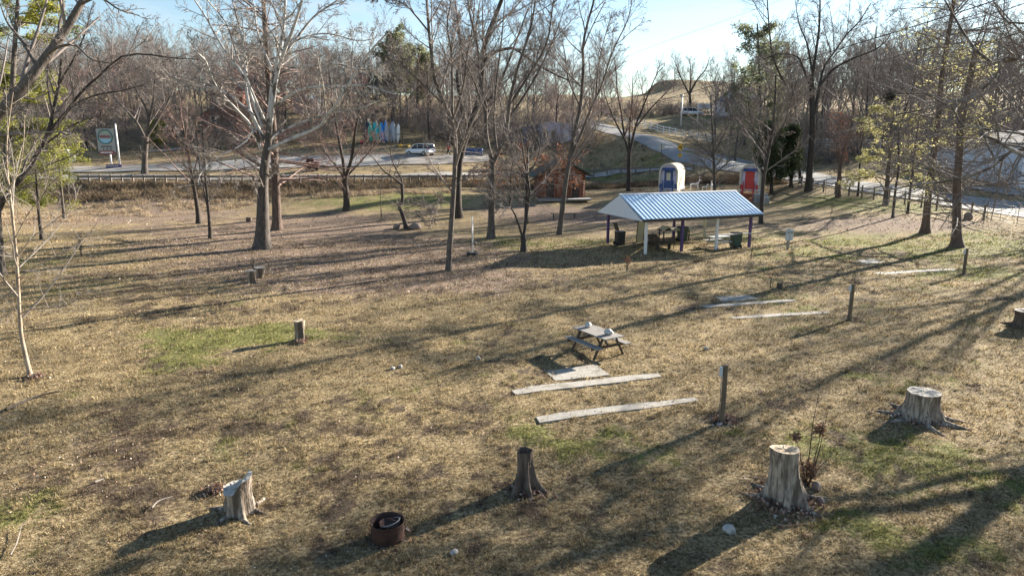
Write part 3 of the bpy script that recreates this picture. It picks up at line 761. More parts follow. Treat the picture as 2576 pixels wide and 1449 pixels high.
tree('rough_barked_tree', 'broad dark trunk with rust-coloured leaves clinging to it, behind the slim grey tree', (1152,548),
     [(1150,490),(1152,429),(1160,382),(1175,332),(1195,289),(1208,239),(1213,186),(1215,133),(1235,66),(1264,0),(1280,-80)], 13, [
     ([(1175,332),(1160,260),(1150,190),(1160,120),(1150,40),(1140,-30)], 3, 7),([(1195,289),(1240,240),(1270,180),(1300,100),(1330,20)], -2, 6),
     ([(1213,160),(1240,135),(1290,122),(1330,150),(1400,190),(1455,212)], -6, 5.5),([(1160,382),(1120,350),(1085,340)], -3, 3)],
     LV((14,.36,44,.04,.13,.25),(8,.5,45,.02),(8,.5,45,0),(3,.5,42,.0)), 13, 'bark_dark', 'twig', flare=.35, rtop=.35, leaves=(500,.14,'leaf_rust',1,.2,1.,lambda C: (C[:,2] < 6.5)))
tree('forked_grey_tree', 'tall grey tree with flared base, forking low, right of the tetherball pole', (1235,600),
     [(1236,560),(1237,500),(1238,440),(1238,402)], 10.5, [
     ([(1238,405),(1224,348),(1221,265),(1208,199),(1201,116),(1181,33),(1170,-60)], 2.5, 7),([(1238,415),(1257,375),(1274,332),(1281,265),(1300,180),(1335,70),(1350,-20)], -2, 7.5),
     ([(1250,385),(1242,300),(1250,200),(1262,100),(1270,0)], 3, 5),([(1277,300),(1320,240),(1360,170),(1400,80),(1420,20)], 2, 4.5),([(1281,265),(1330,190),(1375,110),(1390,20),(1400,-50)], -3, 4.5),([(1221,280),(1190,200),(1160,130),(1150,60)], -2, 4)],
     LV((14,.40,40,.06,.11,.2),(8,.5,42,.03),(8,.5,42,.01),(3,.5,42,.0)), 14, 'bark', 'twig', flare=.55, rtop=.75)
tree('split_tree', 'small tree of two curving stems rising from a split broken base', (1317,632),
     [(1317,610),(1316,592)], 9, [([(1315,600),(1303,560),(1290,530),(1270,508),(1250,490),(1225,478)], -2, 3.8),([(1282,520),(1284,480),(1285,440),(1290,410)], -1.5, 2.8),
     ([(1317,600),(1322,560),(1328,520),(1332,480),(1326,440),(1318,400),(1312,350),(1300,300)], 2, 5),([(1328,440),(1345,415),(1355,390),(1365,330)], 1, 3),([(1330,515),(1315,500),(1305,470)], -1, 1.8),([(1322,440),(1290,400),(1280,360)], 1, 2.6)],
     LV((11,.5,42,.04,.14,.35),(7,.5,45,.02),(8,.5,45,0),(2,.5,42,.0)), 15, 'bark_dark', 'twig', flare=.25, rtop=.9)
tree('rust_leaved_oak', 'young oak still holding rust-orange leaves beside the log cabin', (1324,562),
     [(1324,520),(1325,470),(1326,430),(1328,390),(1330,350)], 6, [([(1325,460),(1370,440),(1420,425),(1455,430)], -2, 2.6),([(1325,450),(1290,430),(1250,430),(1210,450)], 1, 2.6),([(1326,430),(1370,400),(1400,380)], 3, 2.4)],
     LV((16,.50,55,.02,.12,.2),(9,.5,45,.0),(8,.5,45,0),(2,.5,42,.0)), 16, 'bark_dark', 'twig', flare=.25, rtop=.3, leaves=(2600,.10,'leaf_rust',1,.22,1.,lambda C: (C[:,2] < 7.2) & (vnoise(C[:,0], C[:,2], .9, 3) > .42)))
tree('leaning_tree', 'grey tree with slightly leaning trunk between the low bench and the pavilion', (1407,590),
     [(1414,530),(1420,480),(1426,440),(1433,398),(1446,331),(1458,281),(1464,232),(1468,166),(1466,100),(1487,33),(1500,-30)], 8, [
     ([(1436,395),(1465,330),(1488,270),(1514,216),(1540,133),(1580,50),(1590,0)], -1.5, 4.5),([(1428,430),(1450,400),(1480,360),(1500,320)], 2, 2.6),([(1500,240),(1505,170),(1520,100),(1540,30)], 2, 2.8),
     ([(1460,270),(1430,200),(1420,130),(1405,60)], 2, 3),([(1430,410),(1395,380),(1360,370)], -1, 2.2)],
     LV((13,.36,42,.05,.12,.25),(7,.5,42,.03),(8,.5,42,.01),(3,.5,42,.0)), 17, 'bark', 'twig', flare=.3, rtop=.3)
tree('fan_shaped_tree', 'fan-shaped bare tree standing behind the pavilion roof ridge', (1581,500),
     [(1581,470),(1582,430),(1583,388)], 6.5, [([(1583,392),(1569,332),(1563,282),(1553,232),(1550,182),(1545,150)], 2, 4.4),([(1583,390),(1600,315),(1617,272),(1633,232),(1653,186),(1668,170)], -2, 4.4),([(1583,390),(1584,320),(1590,260),(1592,190)], 0, 3.8),([(1576,360),(1545,300),(1525,250),(1515,210)], -2, 3.4),([(1600,320),(1640,270),(1680,230),(1700,200)], 2, 3)],
     LV((14,.40,38,.07,.10,.15),(8,.5,40,.04),(6,.45,40,.02)), 18, 'bark_dark', 'twig_red', flare=.2, rtop=.75, Y=84)
tree('bushy_tree', 'bushy low-branched bare tree behind the pavilion between the two wagons', (1797,500),
     [(1797,460),(1796,420),(1794,360),(1790,300),(1788,240)], 5, [([(1797,440),(1760,400),(1735,390)], 2, 2),([(1797,440),(1840,400),(1870,370)], -2, 2),([(1795,400),(1745,350),(1720,330)], -2, 2),([(1795,390),(1825,330),(1840,280)], 2, 2.4),([(1795,400),(1775,340),(1765,280)], 2, 2.4)],
     LV((18,.50,58,.02,.12,.1),(9,.5,45,.02),(7,.45,42,.01)), 19, 'bark', 'twig', flare=.2, Y=78)
tree('dark_trunked_tree', 'dark-trunked tree at the right corner of the pavilion in front of the cedar', (1914,562),
     [(1917,500),(1922,440),(1934,380),(1945,320),(1950,250),(1952,190)], 6.5, [([(1930,400),(1900,340),(1885,280),(1880,220)], 2, 3),([(1934,380),(1970,320),(1990,250),(2010,190)], -2, 3)],
     LV((18,.42,45,.05,.12,.3),(8,.5,42,.03),(8,.5,42,.01),(3,.5,42,.0)), 20, 'bark_dark', 'twig', flare=.2)
tree('broad_old_tree', 'broad-limbed old tree at the bend of the road, above the pennant string', (2033,481),
     [(2036,440),(2041,380),(2044,320),(2043,260),(2041,190)], 9.5, [([(2043,230),(2020,170),(2005,143),(1958,136),(1920,150)], 3, 4.5),([(2042,200),(2055,116),(2061,66),(2063,0),(2060,-50)], -2, 5.5),
     ([(2048,290),(2065,199),(2075,166),(2098,133),(2131,86),(2161,56),(2190,10)], 3, 5),([(2060,220),(2095,176),(2144,149),(2207,123),(2240,90)], -3, 4.4),([(2043,180),(2030,110),(2010,60),(2000,0)], 2, 3.6)],
     LV((13,.38,42,.05,.13,.25),(8,.5,42,.03),(8,.5,42,.01),(3,.5,42,.0)), 21, 'bark_dark', 'twig', flare=.3, rtop=.7)
tree('slanting_tree', 'thin slanting tree left of the broad-limbed old tree at the road bend', (2012,480),
     [(2010,400),(2012,320),(1985,232),(1958,182),(1942,133),(1935,70),(1930,0)], 4.5, [([(2005,300),(1990,200),(1985,120)], 2, 2.6)], LV((15,.36,42,.05,.12,.25),(7,.5,42,.03),(8,.5,42,.01),(3,.5,42,.0)), 22, 'bark_dark', 'twig', Y=84)
tree('stubby_tree', 'stubby lichened trunk with a thin reddish crown beside the rail fence', (2108,496),
     [(2110,460),(2113,425),(2115,400)], 7, [([(2113,425),(2105,380),(2095,330),(2085,290)], 2, 2.4),([(2114,420),(2125,370),(2140,320),(2150,280)], -2, 2.4),([(2114,410),(2115,350),(2118,290)], 0, 2.4)],
     LV((13,.5,48,.04,.13,.1),(8,.5,45,.02),(8,.5,45,0),(3,.5,42,.0)), 23, 'bark_red', 'twig_red', flare=.4, rtop=.6, leaves=(250,.10,'leaf_rust',1,.15))
tree('golden_leaved_tree', 'pale trunk with tiers of yellow-green foliage by the rail fence', (2227,516),
     [(2230,480),(2235,430),(2240,380),(2245,320),(2250,270)], 7, [([(2234,455),(2200,445),(2160,450),(2130,455)], -1, 2.6),([(2238,400),(2200,390),(2165,400)], 1, 2.4),([(2240,380),(2280,370),(2320,385)], -2, 2.4),([(2244,330),(2200,320),(2170,310)], -1, 2.4),([(2246,310),(2290,300),(2320,290)], 1, 2.4),([(2236,440),(2290,430),(2350,440)], 1, 2.6),([(2249,290),(2230,270),(2195,275)], 1, 2)],
     LV((13,.5,55,.0,.12,.1,.25),(8,.5,45,.0,.12,.1,.4),(5,.5,45,0)), 24, 'bark', 'twig', flare=.4, leaves=(14000,.085,'leaf_gold',1,.12,.6,lambda C: vnoise(C[:,0], C[:,2]*2.2, .9, 5) > .42))
tree('tall_conifer', 'left one of the two tall straight trees with drooping fine branches by the gate', (2327,586),
     [(2333,520),(2338,465),(2348,398),(2359,315),(2367,216),(2378,139),(2390,66),(2400,0),(2408,-80),(2412,-150)], 10.5, [],
     LV((120,.24,82,-.03,.07,.12,.3),(10,.42,50,-.01,.12,.1,.5),(6,.42,45,-.01,.15)), 25, 'bark_red', 'twig', flare=.75, rtop=.3, minr=.006,
     leaves=(6000,.075,'leaf_gold',1,.1,.6,lambda C: vnoise(C[:,0], C[:,2], 2.2, 6) > .55))
tree('tall_conifer', 'right one of the two tall straight trees, its flared base nearest the gate', (2407,621),
     [(2407,560),(2407,499),(2410,430),(2414,380),(2419,299),(2437,216),(2450,150),(2460,105)], 12.5, [],
     LV((95,.27,82,-.03,.07,.16,.3),(10,.42,50,-.01,.12,.1,.5),(6,.42,45,-.01,.15)), 26, 'bark_red', 'twig', flare=.85, rtop=.55, minr=.006,
     leaves=(6000,.07,'leaf_gold',1,.1,.6,lambda C: vnoise(C[:,0], C[:,2], 2.2, 8) > .5))
# --- sycamore at the right border, trunk outside the picture
def side_sycamore():
    b = np.array([24.5, 24.0, 0]); b[2] = Z(b[0], b[1]); rng = np.random.default_rng(31)
    tp = [b, b+[0,0,3], b+[-.2,.2,6], b+[-.2,.5,9], b+[.2,.6,12], b+[.4,.8,15]]
    def L(pts, Y0, Y1, r, start=None):
        n = len(pts); q = [pix(u, v, Y0+(Y1-Y0)*k/(n-1)) for k, (u, v) in enumerate(pts)]
        if start is not None: q = [b+np.array(start)]+q
        return (q, r, max(r*.22, .012))
    limbs = [L([(2600,400),(2540,375),(2500,350),(2460,335)], 24, 24, .20, (-.1,.2,5.6)),
             L([(2620,380),(2576,378),(2510,392),(2490,430),(2460,440),(2400,455),(2300,465),(2240,478)], 25, 27, .13, (0,.2,5)),
             L([(2576,150),(2520,175),(2490,215),(2450,245),(2400,255),(2330,275),(2250,290)], 26, 28, .13, (0,.3,8)),
             L([(2500,395),(2482,360),(2460,300),(2430,270)], 25.5, 26.5, .05),
             L([(2470,325),(2420,290),(2380,262),(2340,240),(2300,232),(2230,240),(2180,262)], 24, 26, .085, (-.3,.3,7)),
             L([(2600,150),(2530,170),(2480,150),(2440,110),(2405,50),(2370,-10)], 26, 28, .16, (0,.3,9)),
             L([(2590,60),(2540,60),(2500,10),(2480,-60)], 25, 26, .10, (0,.4,10)),
             L([(2640,480),(2576,440),(2530,410),(2490,400)], 23, 24, .05, (0,0,4)),
             L([(2560,500),(2530,480),(2490,490)], 23, 24, .03, (-.2,0,4.2)),
             L([(2520,350),(2500,420),(2520,450),(2576,475)], 24, 23, .03)]
    P, R, lv = grow(tp, [.42,.34,.12], limbs, LV((13,.40,48,.0,.15,.25),(7,.5,45,.0,.18),(5,.5,45,-.01,.2)), rng, .007)
    return assemble('sycamore_tree', 'pale-limbed sycamore reaching in over the right border with crooked branches', b, P, [R_ for R_ in [R]][0]*.8, lv, 'bark', 'twig', .4, None, rng, 'tree', None, 'limb_grey')
side_sycamore()
# bird nest in it
# --- left border: leaning trees and the pine
def left_leaner():
    b = np.array([-25.5, 27.0, 0]); b[2] = Z(*b[:2]); rng = np.random.default_rng(33)
    pts = [pix(u, v, Y) for u, v, Y in ((-60,350,27),(0,285,27),(43,239,27.2),(96,173,27.5),(133,123,27.8),(172,66,28),(196,30,28.2),(212,0,28.3),(235,-60,28.5),(250,-120,29))]
    tp = [b, b+[.5,0,3]]+pts
    limbs = [([pix(u, v, Y) for u, v, Y in ((120,135,27.7),(150,118,27),(190,115,26.5),(230,150,26),(280,160,26))], .07, .015),
             ([pix(u, v, Y) for u, v, Y in ((150,100,27.7),(150,60,28.5),(160,20,29),(150,-40,30))], .08, .02),
             ([pix(u, v, Y) for u, v, Y in ((205,10,28),(250,-5,27.5),(300,25,27),(350,40,26.5))], .06, .015),
             ([pix(u, v, Y) for u, v, Y in ((40,240,27.2),(90,250,28),(130,230,28.5),(170,240,29))], .05, .015),
             ([pix(u, v, Y) for u, v, Y in ((0,285,27),(-60,220,28),(-80,100,29),(-60,-20,29))], .15, .03),
             ([pix(u, v, Y) for u, v, Y in ((96,173,27.5),(60,110,28),(20,60,28.5),(0,10,29))], .09, .02)]
    P, R, lv = grow(tp, [.30,.24,.09], limbs, LV((9,.36,46,.03,.15,.3),(5,.5,45,.0,.18),(4,.5,45,0,.2)), rng, .008)
    assemble('leaning_tree', 'big grey tree leaning in from the left border across the golden pine', b, P, R, lv, 'bark', 'twig', .4, None, rng)
left_leaner()
tree('arching_tree', 'dark arching tree behind the golden pine with long boughs bending right', (-30,545), [(0,515),(40,465),(73,425),(100,375),(123,335),(133,282),(149,216),(155,150)], 10, [
     ([(110,355),(149,309),(205,232),(265,179),(292,149),(348,136),(430,146),(500,150)], 2, 5.5),([(123,330),(180,270),(240,240),(300,230),(360,215)], -2, 4),([(133,282),(120,210),(125,130),(140,60)], 3, 4),([(100,375),(160,330),(220,300),(280,290)], 3, 3.4),([(150,210),(190,140),(215,80),(230,20)], -2, 3.4)],
     LV((13,.36,44,.03,.13,.25),(8,.5,45,.02),(8,.5,45,0),(2,.5,42,.0)), 34, 'bark_dark', 'twig', flare=.3, Y=50)
tree('golden_pine', 'pine with dense yellow-green needles at the left border', (-20,560), [(0,480),(15,400),(25,300),(32,200),(38,100),(45,0)], 12, [],
     LV((44,.34,75,.02,.08,.16,.35),(9,.45,50,.03,.12,.2,.5),(5,.5,45,.03)), 35, 'bark', 'twig', flare=.3, leaves=(80000,.085,'needle',1,.18,.8,lambda C: vnoise(C[:,0], C[:,2]*1.4, 1.7, 9) > .40), Y=56)
tree('golden_pine', 'young pine with yellow-green needles low at the left, behind the fence end', (150,470), [(150,430),(148,390),(146,340)], 4, [],
     LV((16,.34,75,.02,.08,.1,.35),(8,.45,50,.03,.12,.2,.5)), 36, 'bark', 'twig', leaves=(3200,.075,'needle',1,.2,.8), Y=66)
tree('dark_stemmed_tree', 'thin dark trunk at the foot of the bank far left', (106,602), [(100,560),(95,505),(92,450),(85,390)], 5, [([(96,510),(130,460),(170,430)], 1, 2)], LV((12,.4,48,.03,.12,.3),(6,.5,45,0),(4,.45,45,0)), 37, 'bark_dark', 'twig')
tree('grey_trunked_tree', 'grey trunk cut by the left border above the lawn', (5,692), [(2,640),(-2,580),(-8,500),(-15,420),(-20,330)], 10, [], LV((9,.4,48,.03,.12,.5),(6,.5,45,0),(4,.45,45,0)), 38, 'bark', 'twig')
# --- white sapling in the left foreground
tree('young_sycamore', 'young whitish sycamore in the left foreground with fine pale branches', (76,945), [(68,908),(60,880),(53,845),(50,800),(47,740),(44,690),(41,640),(36,590),(30,530),(22,470),(16,400),(18,330),(28,270),(33,232)], 6.0, [
     ([(50,790),(80,778),(120,775),(170,768),(200,745),(235,725)], -1.2, 2.2),([(46,700),(90,670),(150,640),(210,600),(245,560)], -1, 2),([(42,650),(80,600),(130,560),(180,520),(200,470)], .8, 2),
     ([(44,720),(10,745),(-30,755)], -.6, 1.8),([(38,600),(70,540),(100,500),(120,450),(128,400)], -.8, 1.8),([(30,530),(5,480),(-10,430)], .6, 1.6),([(24,480),(50,420),(60,350),(62,290)], .5, 1.6),([(40,620),(0,640),(-40,680)], .8, 1.4),([(48,760),(20,790),(0,800)], .5,1.2)],
     LV((10,.42,45,.03,.16,.15),(5,.5,45,.0,.2),(3,.5,45,0,.2)), 40, 'sap_bark', 'twig_pale', flare=.35, minr=.0035, rtop=.2)
# --- trees behind the lane
tree('spreading_tree', 'sturdy spreading tree between the billboard and the golden bush', (364,438), [(364,400),(366,375),(368,345)], 8.5, [([(368,355),(345,310),(310,270),(280,235),(250,215)], 2, 4.6),([(368,350),(372,290),(350,240),(325,195),(320,160)], -2, 5),([(369,345),(395,305),(420,260),(445,210),(460,170)], 2, 5),([(366,365),(410,330),(460,310)], -2, 3),([(370,330),(385,250),(390,190),(395,150)], 0, 4)],
     LV((14,.42,45,.04,.13,.15),(9,.5,45,.02),(6,.45,45,.0)), 41, 'bark', 'twig', flare=.3, rtop=.8)
tree('golden_bush', 'small golden-green evergreen beside the sturdy spreading tree', (396,375), [(396,350),(396,310)], 2.5, [], LV((30,.55,60,.08,.08,.05,.6),(7,.45,50,.05)), 42, 'bark', 'twig', leaves=(5000,.14,'needle',1,.16), cat='evergreen')
tree('hilltop_pine', 'tall grey-green pine standing above the wood in the middle distance', (990,330), [(990,250),(990,180),(989,130),(988,86)], 5, [], LV((46,.34,72,.03,.08,.2,.4),(8,.45,50,.03,.12,.2,.5)), 43, 'bark_dark', 'twig', leaves=(14000,.22,'needle_grey',1,.3,.8), Y=140, cat='pine')
tree('hilltop_pine', 'broad grey-green pine right beside the tall one above the wood', (1050,330), [(1050,250),(1052,180),(1052,120)], 5, [], LV((34,.42,70,.03,.08,.25,.4),(8,.45,50,.03,.12,.2,.5)), 44, 'bark_dark', 'twig', leaves=(11000,.22,'needle_grey',1,.3,.8), Y=148, cat='pine')
tree('tall_white_pine', 'tall feathery pine on the right behind the road', (1915,360), [(1912,280),(1910,200),(1908,120),(1905,60)], 6, [], LV((60,.30,74,.03,.08,.2,.35),(8,.45,50,.03,.12,.2,.5)), 45, 'bark', 'twig', leaves=(15000,.17,'needle_grey',1,.25,.8), Y=112, cat='pine')
tree('dark_cedar', 'dark green cedar clump behind the right wagon', (1940,500), [(1940,440),(1940,380),(1938,320)], 5, [], LV((50,.42,55,.05,.08,.12,.6),(8,.45,50,.05)), 46, 'bark_dark', 'twig', leaves=(16000,.12,'needle_dark',1,.18), Y=80, cat='cedar')
tree('dark_cedar', 'second dark cedar, nearer the broad-limbed old tree', (1988,495), [(1990,440),(1990,390),(1988,335)], 5, [], LV((44,.42,55,.05,.08,.12,.6),(8,.45,50,.05)), 47, 'bark_dark', 'twig', leaves=(13000,.12,'needle_dark',1,.18), Y=82, cat='cedar')
tree('lone_tree', 'lone spreading tree on the open hilltop beside the white light pole', (1736,290), [(1736,270),(1736,250),(1735,228)], 6, [([(1735,240),(1715,200),(1705,175),(1695,150)], 2, 3.4),([(1735,235),(1755,200),(1775,175),(1785,145)], -2, 3.6),([(1735,235),(1738,190),(1735,150)], 1, 2.8)], LV((12,.45,42,.05,.13,.1),(7,.5,42,.03),(5,.45,42,0)), 48, 'bark_dark', 'far_twig', Y=158, minr=.02)
for k, (u, v, Y, hh) in enumerate(((2130,440,100,17),(2290,440,96,19),(2215,420,105,15),(2180,395,118,18),(2350,420,104,16),(2480,430,98,17),(2560,400,106,19),(2060,400,112,14),(1850,395,112,12),(2420,410,112,20),(1795,390,124,11),(1835,390,128,12),(1870,390,122,13))):
    q = pix(u, v, Y); proc('bare_tree', ('bare tree behind the road on the right side of the picture'), q[:2], hh, .2, vase, 200+k, 'bark', 'twig', group='bare trees across the road on the right', minr=.012)
for k, (u, v, Y, hh) in enumerate(((2255,470,60,16),(2290,480,62,15),(2160,470,74,13))):
    q = pix(u, v, Y); proc('slim_tree', ['slim upright bare tree between golden foliage and left tall conifer, left one', 'slim upright bare tree just left of the tall conifer', 'slim upright bare tree right of the stubby lichened trunk'][k], q[:2], hh, .11, LV((18,.4,28,.1,.1,.25),(8,.5,35,.05),(6,.45,40,.02)), 230+k, 'bark_dark', 'twig')
# understorey trees between lane and hillside on the left
LEFTMID = [(470,112,11),(215,108,12),(170,100,13),(260,118,14),(320,122,13),(430,120,12),(540,118,12),(600,114,10),(650,124,13),(720,122,12),(780,118,13),(840,126,14),(890,132,13),(1080,120,12),(1130,112,9),(1180,118,12),(1230,124,13),(1290,130,12),(1340,118,10),(1400,125,9),(60,104,14),(100,115,14),(0,108,14),(1010,135,13),(930,138,12),(1480,125,8),(1260,108,8),(1440,112,7)]
for k, (u, Y, hh) in enumerate(LEFTMID):
    q = pix(u, 350, Y)
    proc('bare_tree', 'bare tangled tree at the edge of the wood across the gravel lot', q[:2], hh, .15+.01*(k%5), LV((22,.58,50,.05,.13,.08),(11,.5,46,.03,.15),(9,.5,45,.02,.2)), 260+k, ['bark','bark_dark','bark_red'][k%3], ['twig','twig_red','twig'][k%3], group='bare trees edging the wood across the gravel lot', minr=.014)
# --- trees outside the right border whose shadows cross the lawn
for k, (x, y, hh) in enumerate(((41,45,18),(47,39,18),(53,57,18),(45,30,18),(60,47,18),(30,19.5,13))):
    proc('shade_tree', 'bare tree outside the right border casting shadow over the lawn', (x, y), hh, .26, LV((20,.55,46,.06,.12,.22),(9,.5,44,.03),(7,.45,45,.02)), 300+k, 'bark', 'twig', group='bare trees beyond the right border', minr=.016)
# --- the wood on the hillside: eight grown individuals, copied
PROTO = []
for k in range(8):
    rng = np.random.default_rng(400+k); hh = 13+rng.uniform(-1.5, 2.5)
    tp = [np.array([rng.normal(0, .02*hh*j/6), rng.normal(0, .02*hh*j/6), hh*j/6]) for j in range(7)]
    P, R, lv = grow(tp, [.16,.10,.03], [], LV((18,.58,44,.08,.12,.12),(10,.5,44,.05,.14),(7,.5,46,.03,.18)), rng, .015)
    tv, cv = tree_meshes(P, R, lv, np.zeros(3), .3)
    PROTO.append((raw_mesh('trunk', tv[0], tv[1], smooth=True), raw_mesh('crown', cv[0], cv[1], smooth=True)))
    PROTO[-1][0].materials.append(M['far_bark']); PROTO[-1][1].materials.append(M['far_twig'])
rw = np.random.default_rng(77)
def wood(n, xr, yr, label, group, s=(.8, 1.2), ok=None):
    k = 0; tries = 0; pts = []
    while k < n and tries < n*40:
        tries += 1
        x = rw.uniform(*xr); y = rw.uniform(*yr)
        if ok and not ok(x, y): continue
        if any((x-a)**2+(y-b)**2 < 12 for a, b in pts): continue
        pts.append((x, y)); k += 1
        t_, c_ = PROTO[rw.integers(8)]
        root = empty('woodland_tree', (x, y, Z(x, y)-.1), rw.uniform(0, 6.28), label, 'tree', group); f = rw.uniform(*s); root.scale = (f, f, f*rw.uniform(.9, 1.1))
        for nm, me in (('trunk', t_), ('crown', c_)):
            o = bpy.data.objects.new(nm, me); COL.objects.link(o); o.parent = root
wood(190, (-135, 22), (128, 215), 'bare grey-brown tree in the dense hillside wood on the left', 'trees of the hillside wood on the left', (.8, 1.2), lambda x, y: abs(x) < y*.82 and not (x > -8 and y > 165) and not (-30 < x < -8 and y < 140 and False))
wood(90, (40, 150), (122, 190), 'bare grey-brown tree in the wood behind the house on the right', 'trees of the wood on the right', (.85, 1.3), lambda x, y: x > y*.33+3 and x < y*.85)
wood(26, (10, 90), (255, 330), 'small bare tree on the far ridge beyond the open field', 'trees on the far ridge', (.5, .9), lambda x, y: x > y*.10)
# ================================================================ built things
def top_z(u, v, P):
    """height above the ground at P of a point seen at picture height v"""
    return pix(u, v, P[1])[2]-P[2]
# --- stumps
def stump(label, base, topv, rt, rb, seed, roots=5, mats=('stump_bark','stump_top'), lean=(0,0), topf=None, flute=.10, power=2.4, hollow=False, rootlen=.6, squash=1., name='tree_stump', group=None, rough=.03):
    P = G(*base); h = top_z(base[0], topv, P); m = mpp(P); rt *= m; rb *= m
    rng = np.random.default_rng(seed); root = empty(name, P, 0, label, 'tree stump', group)
    n, K = 60, 24; th = np.arange(n)*2*PI/n
    ra = np.sort(rng.uniform(0, 2*PI, roots)+np.arange(roots)*0); ra = (np.arange(roots)+rng.uniform(-.3, .3, roots))*2*PI/max(roots, 1); rs = rng.uniform(.5, 1.2, roots)
    lobe = sum(s*np.exp(-((np.angle(np.exp(1j*(th-a))))/.24)**2) for a, s in zip(ra, rs)) if roots else 0*th
    fl = sum(rng.uniform(.3, 1)*np.cos(k*th+rng.uniform(0, 6.28))/k**.6 for k in (2,3,5,7,11,15))*flute
    top = np.array([topf(math.cos(a), math.sin(a)) if topf else 0 for a in th])
    V = []
    for k in range(K):
        t = k/(K-1); q = (1-t)**power
        if roots:
            e = math.exp(-t/.30); r = rt*(1-.10*math.sin(PI*t))+(rb-rt)*(e*(.30+.85*lobe)+.08*(1-t)) - rt*.36*(1-np.minimum(lobe, 1))*(1-t)**.9
        else: r = rt+(rb-rt)*q+0*th
        r = r*(1+fl*(.6+.4*(1-t)))+rng.normal(0, rough*rt*.35, n)
        z = -.12+(h+.12)*t+top*max(0, t-.3)/.7
        V.append(np.stack([r*np.cos(th)+lean[0]*t, r*np.sin(th)*squash+lean[1]*t, z+0*th], 1))
    V = np.concatenate(V); i = np.arange(K-1)[:,None]*n; j = np.arange(n)[None,:]
    F = np.stack([i+j, i+(j+1)%n, i+n+(j+1)%n, i+n+j], -1).reshape(-1, 4)
    link('wood', raw_mesh('wood', V, F, smooth=True), M[mats[0]], root)
    # roots running out over the soil
    for a, s in zip(ra, rs):
        if rt < .2 or s < .6: continue
        b = MB(); L = rb*(.35+.55*s); pts = []; w0 = rng.normal(0, .18)
        for q in range(6):
            d = rb*.62+L*q/5; aa = a+w0*q/5; pts.append((d*math.cos(aa), d*math.sin(aa)*squash, .05*(1-q/5)-.02+rng.normal(0, .008)))
        b.tube(pts, [rt*.22*(1-.78*q/5) for q in range(6)], 7); b.build('root', M[mats[0]], root)
    # the cut face
    rim = V[-n:]; c = rim.mean(0); b = MB(); vs = []
    for k, s in enumerate((1., .75, .45, .15)):
        for p in rim:
            q = c+(p-c)*s; x, y = (q[:2]-c[:2])/rt
            zz = (h+(topf(x, y) if topf else 0)+(rng.normal(0, .006) if k else 0)) - (.35*(1-s) if hollow else 0)
            vs.append((q[0], q[1], zz if k else p[2]))
    fs = [(k*n+a, k*n+(a+1)%n, (k+1)*n+(a+1)%n, (k+1)*n+a) for k in range(3) for a in range(n)]+[tuple(3*n+a for a in range(n))]
    b.add(vs, fs, False); b.build('cut_face', M[mats[1]], root)
    return root, P, h, m
stump('large pale stump with spreading roots and dark sprouts, front right', (1982,1262), 1132, 33, 92, 1, 6, lean=(-.16,.03), flute=.13, power=2.0, topf=lambda x, y: .04*x*x-.03*y)
stump('smooth grey-white stump with a flat round cut, right side', (2316,1052), 985, 36, 88, 2, 7, ('stump_bark','stump_top_grey'), flute=.03, power=1.6)
stump('low jagged weathered stump with one tall splinter, front left', (604,1288), 1224, 36, 62, 3, 6, ('stump_bark','stump_top_grey'), flute=.13, power=1.5, topf=lambda x, y: (.26*max(0, min(1, (x-.05)/.5)) if x > .05 else 0)+.03*y-.03*abs(math.sin(3*x)), rough=.06)
stump('narrow dark rotten stump with hollow top, front centre', (1319,1232), 1132, 18, 62, 4, 5, ('stump_dark','stump_dark'), flute=.14, power=2.6, hollow=True, rootlen=1.0, rough=.06)
stump('pale upright cylinder-shaped stump on the sunlit lawn, left of centre', (756,856), 806, 14, 17, 5, 4, flute=.03, power=3, rootlen=.2)
stump('grey stump with a hole in its side, left one of the close pair', (633,712), 681, 12, 14, 6, 3, ('stump_bark','stump_top_grey'), flute=.05, power=3, rootlen=.2)
stump('top-heavy stump narrowing to its foot, right one of the close pair', (655,699), 672, 15, 5, 7, 0, ('stump_bark','stump_top_grey'), flute=.04, power=1.0)
stump('dark stump cut by the right border', (2580,822), 782, 27, 44, 8, 5, ('stump_dark','stump_top_grey'), flute=.06)
stump('small dark square-cut stump beside the reddish seedling', (1961,724), 712, 7, 8, 9, 0, ('stump_dark','stump_dark'), flute=.02)
stump('small dark stump on the leafy lawn near the reddish tree', (627,557), 547, 7, 8, 10, 0, ('stump_dark','stump_dark'), flute=.02)
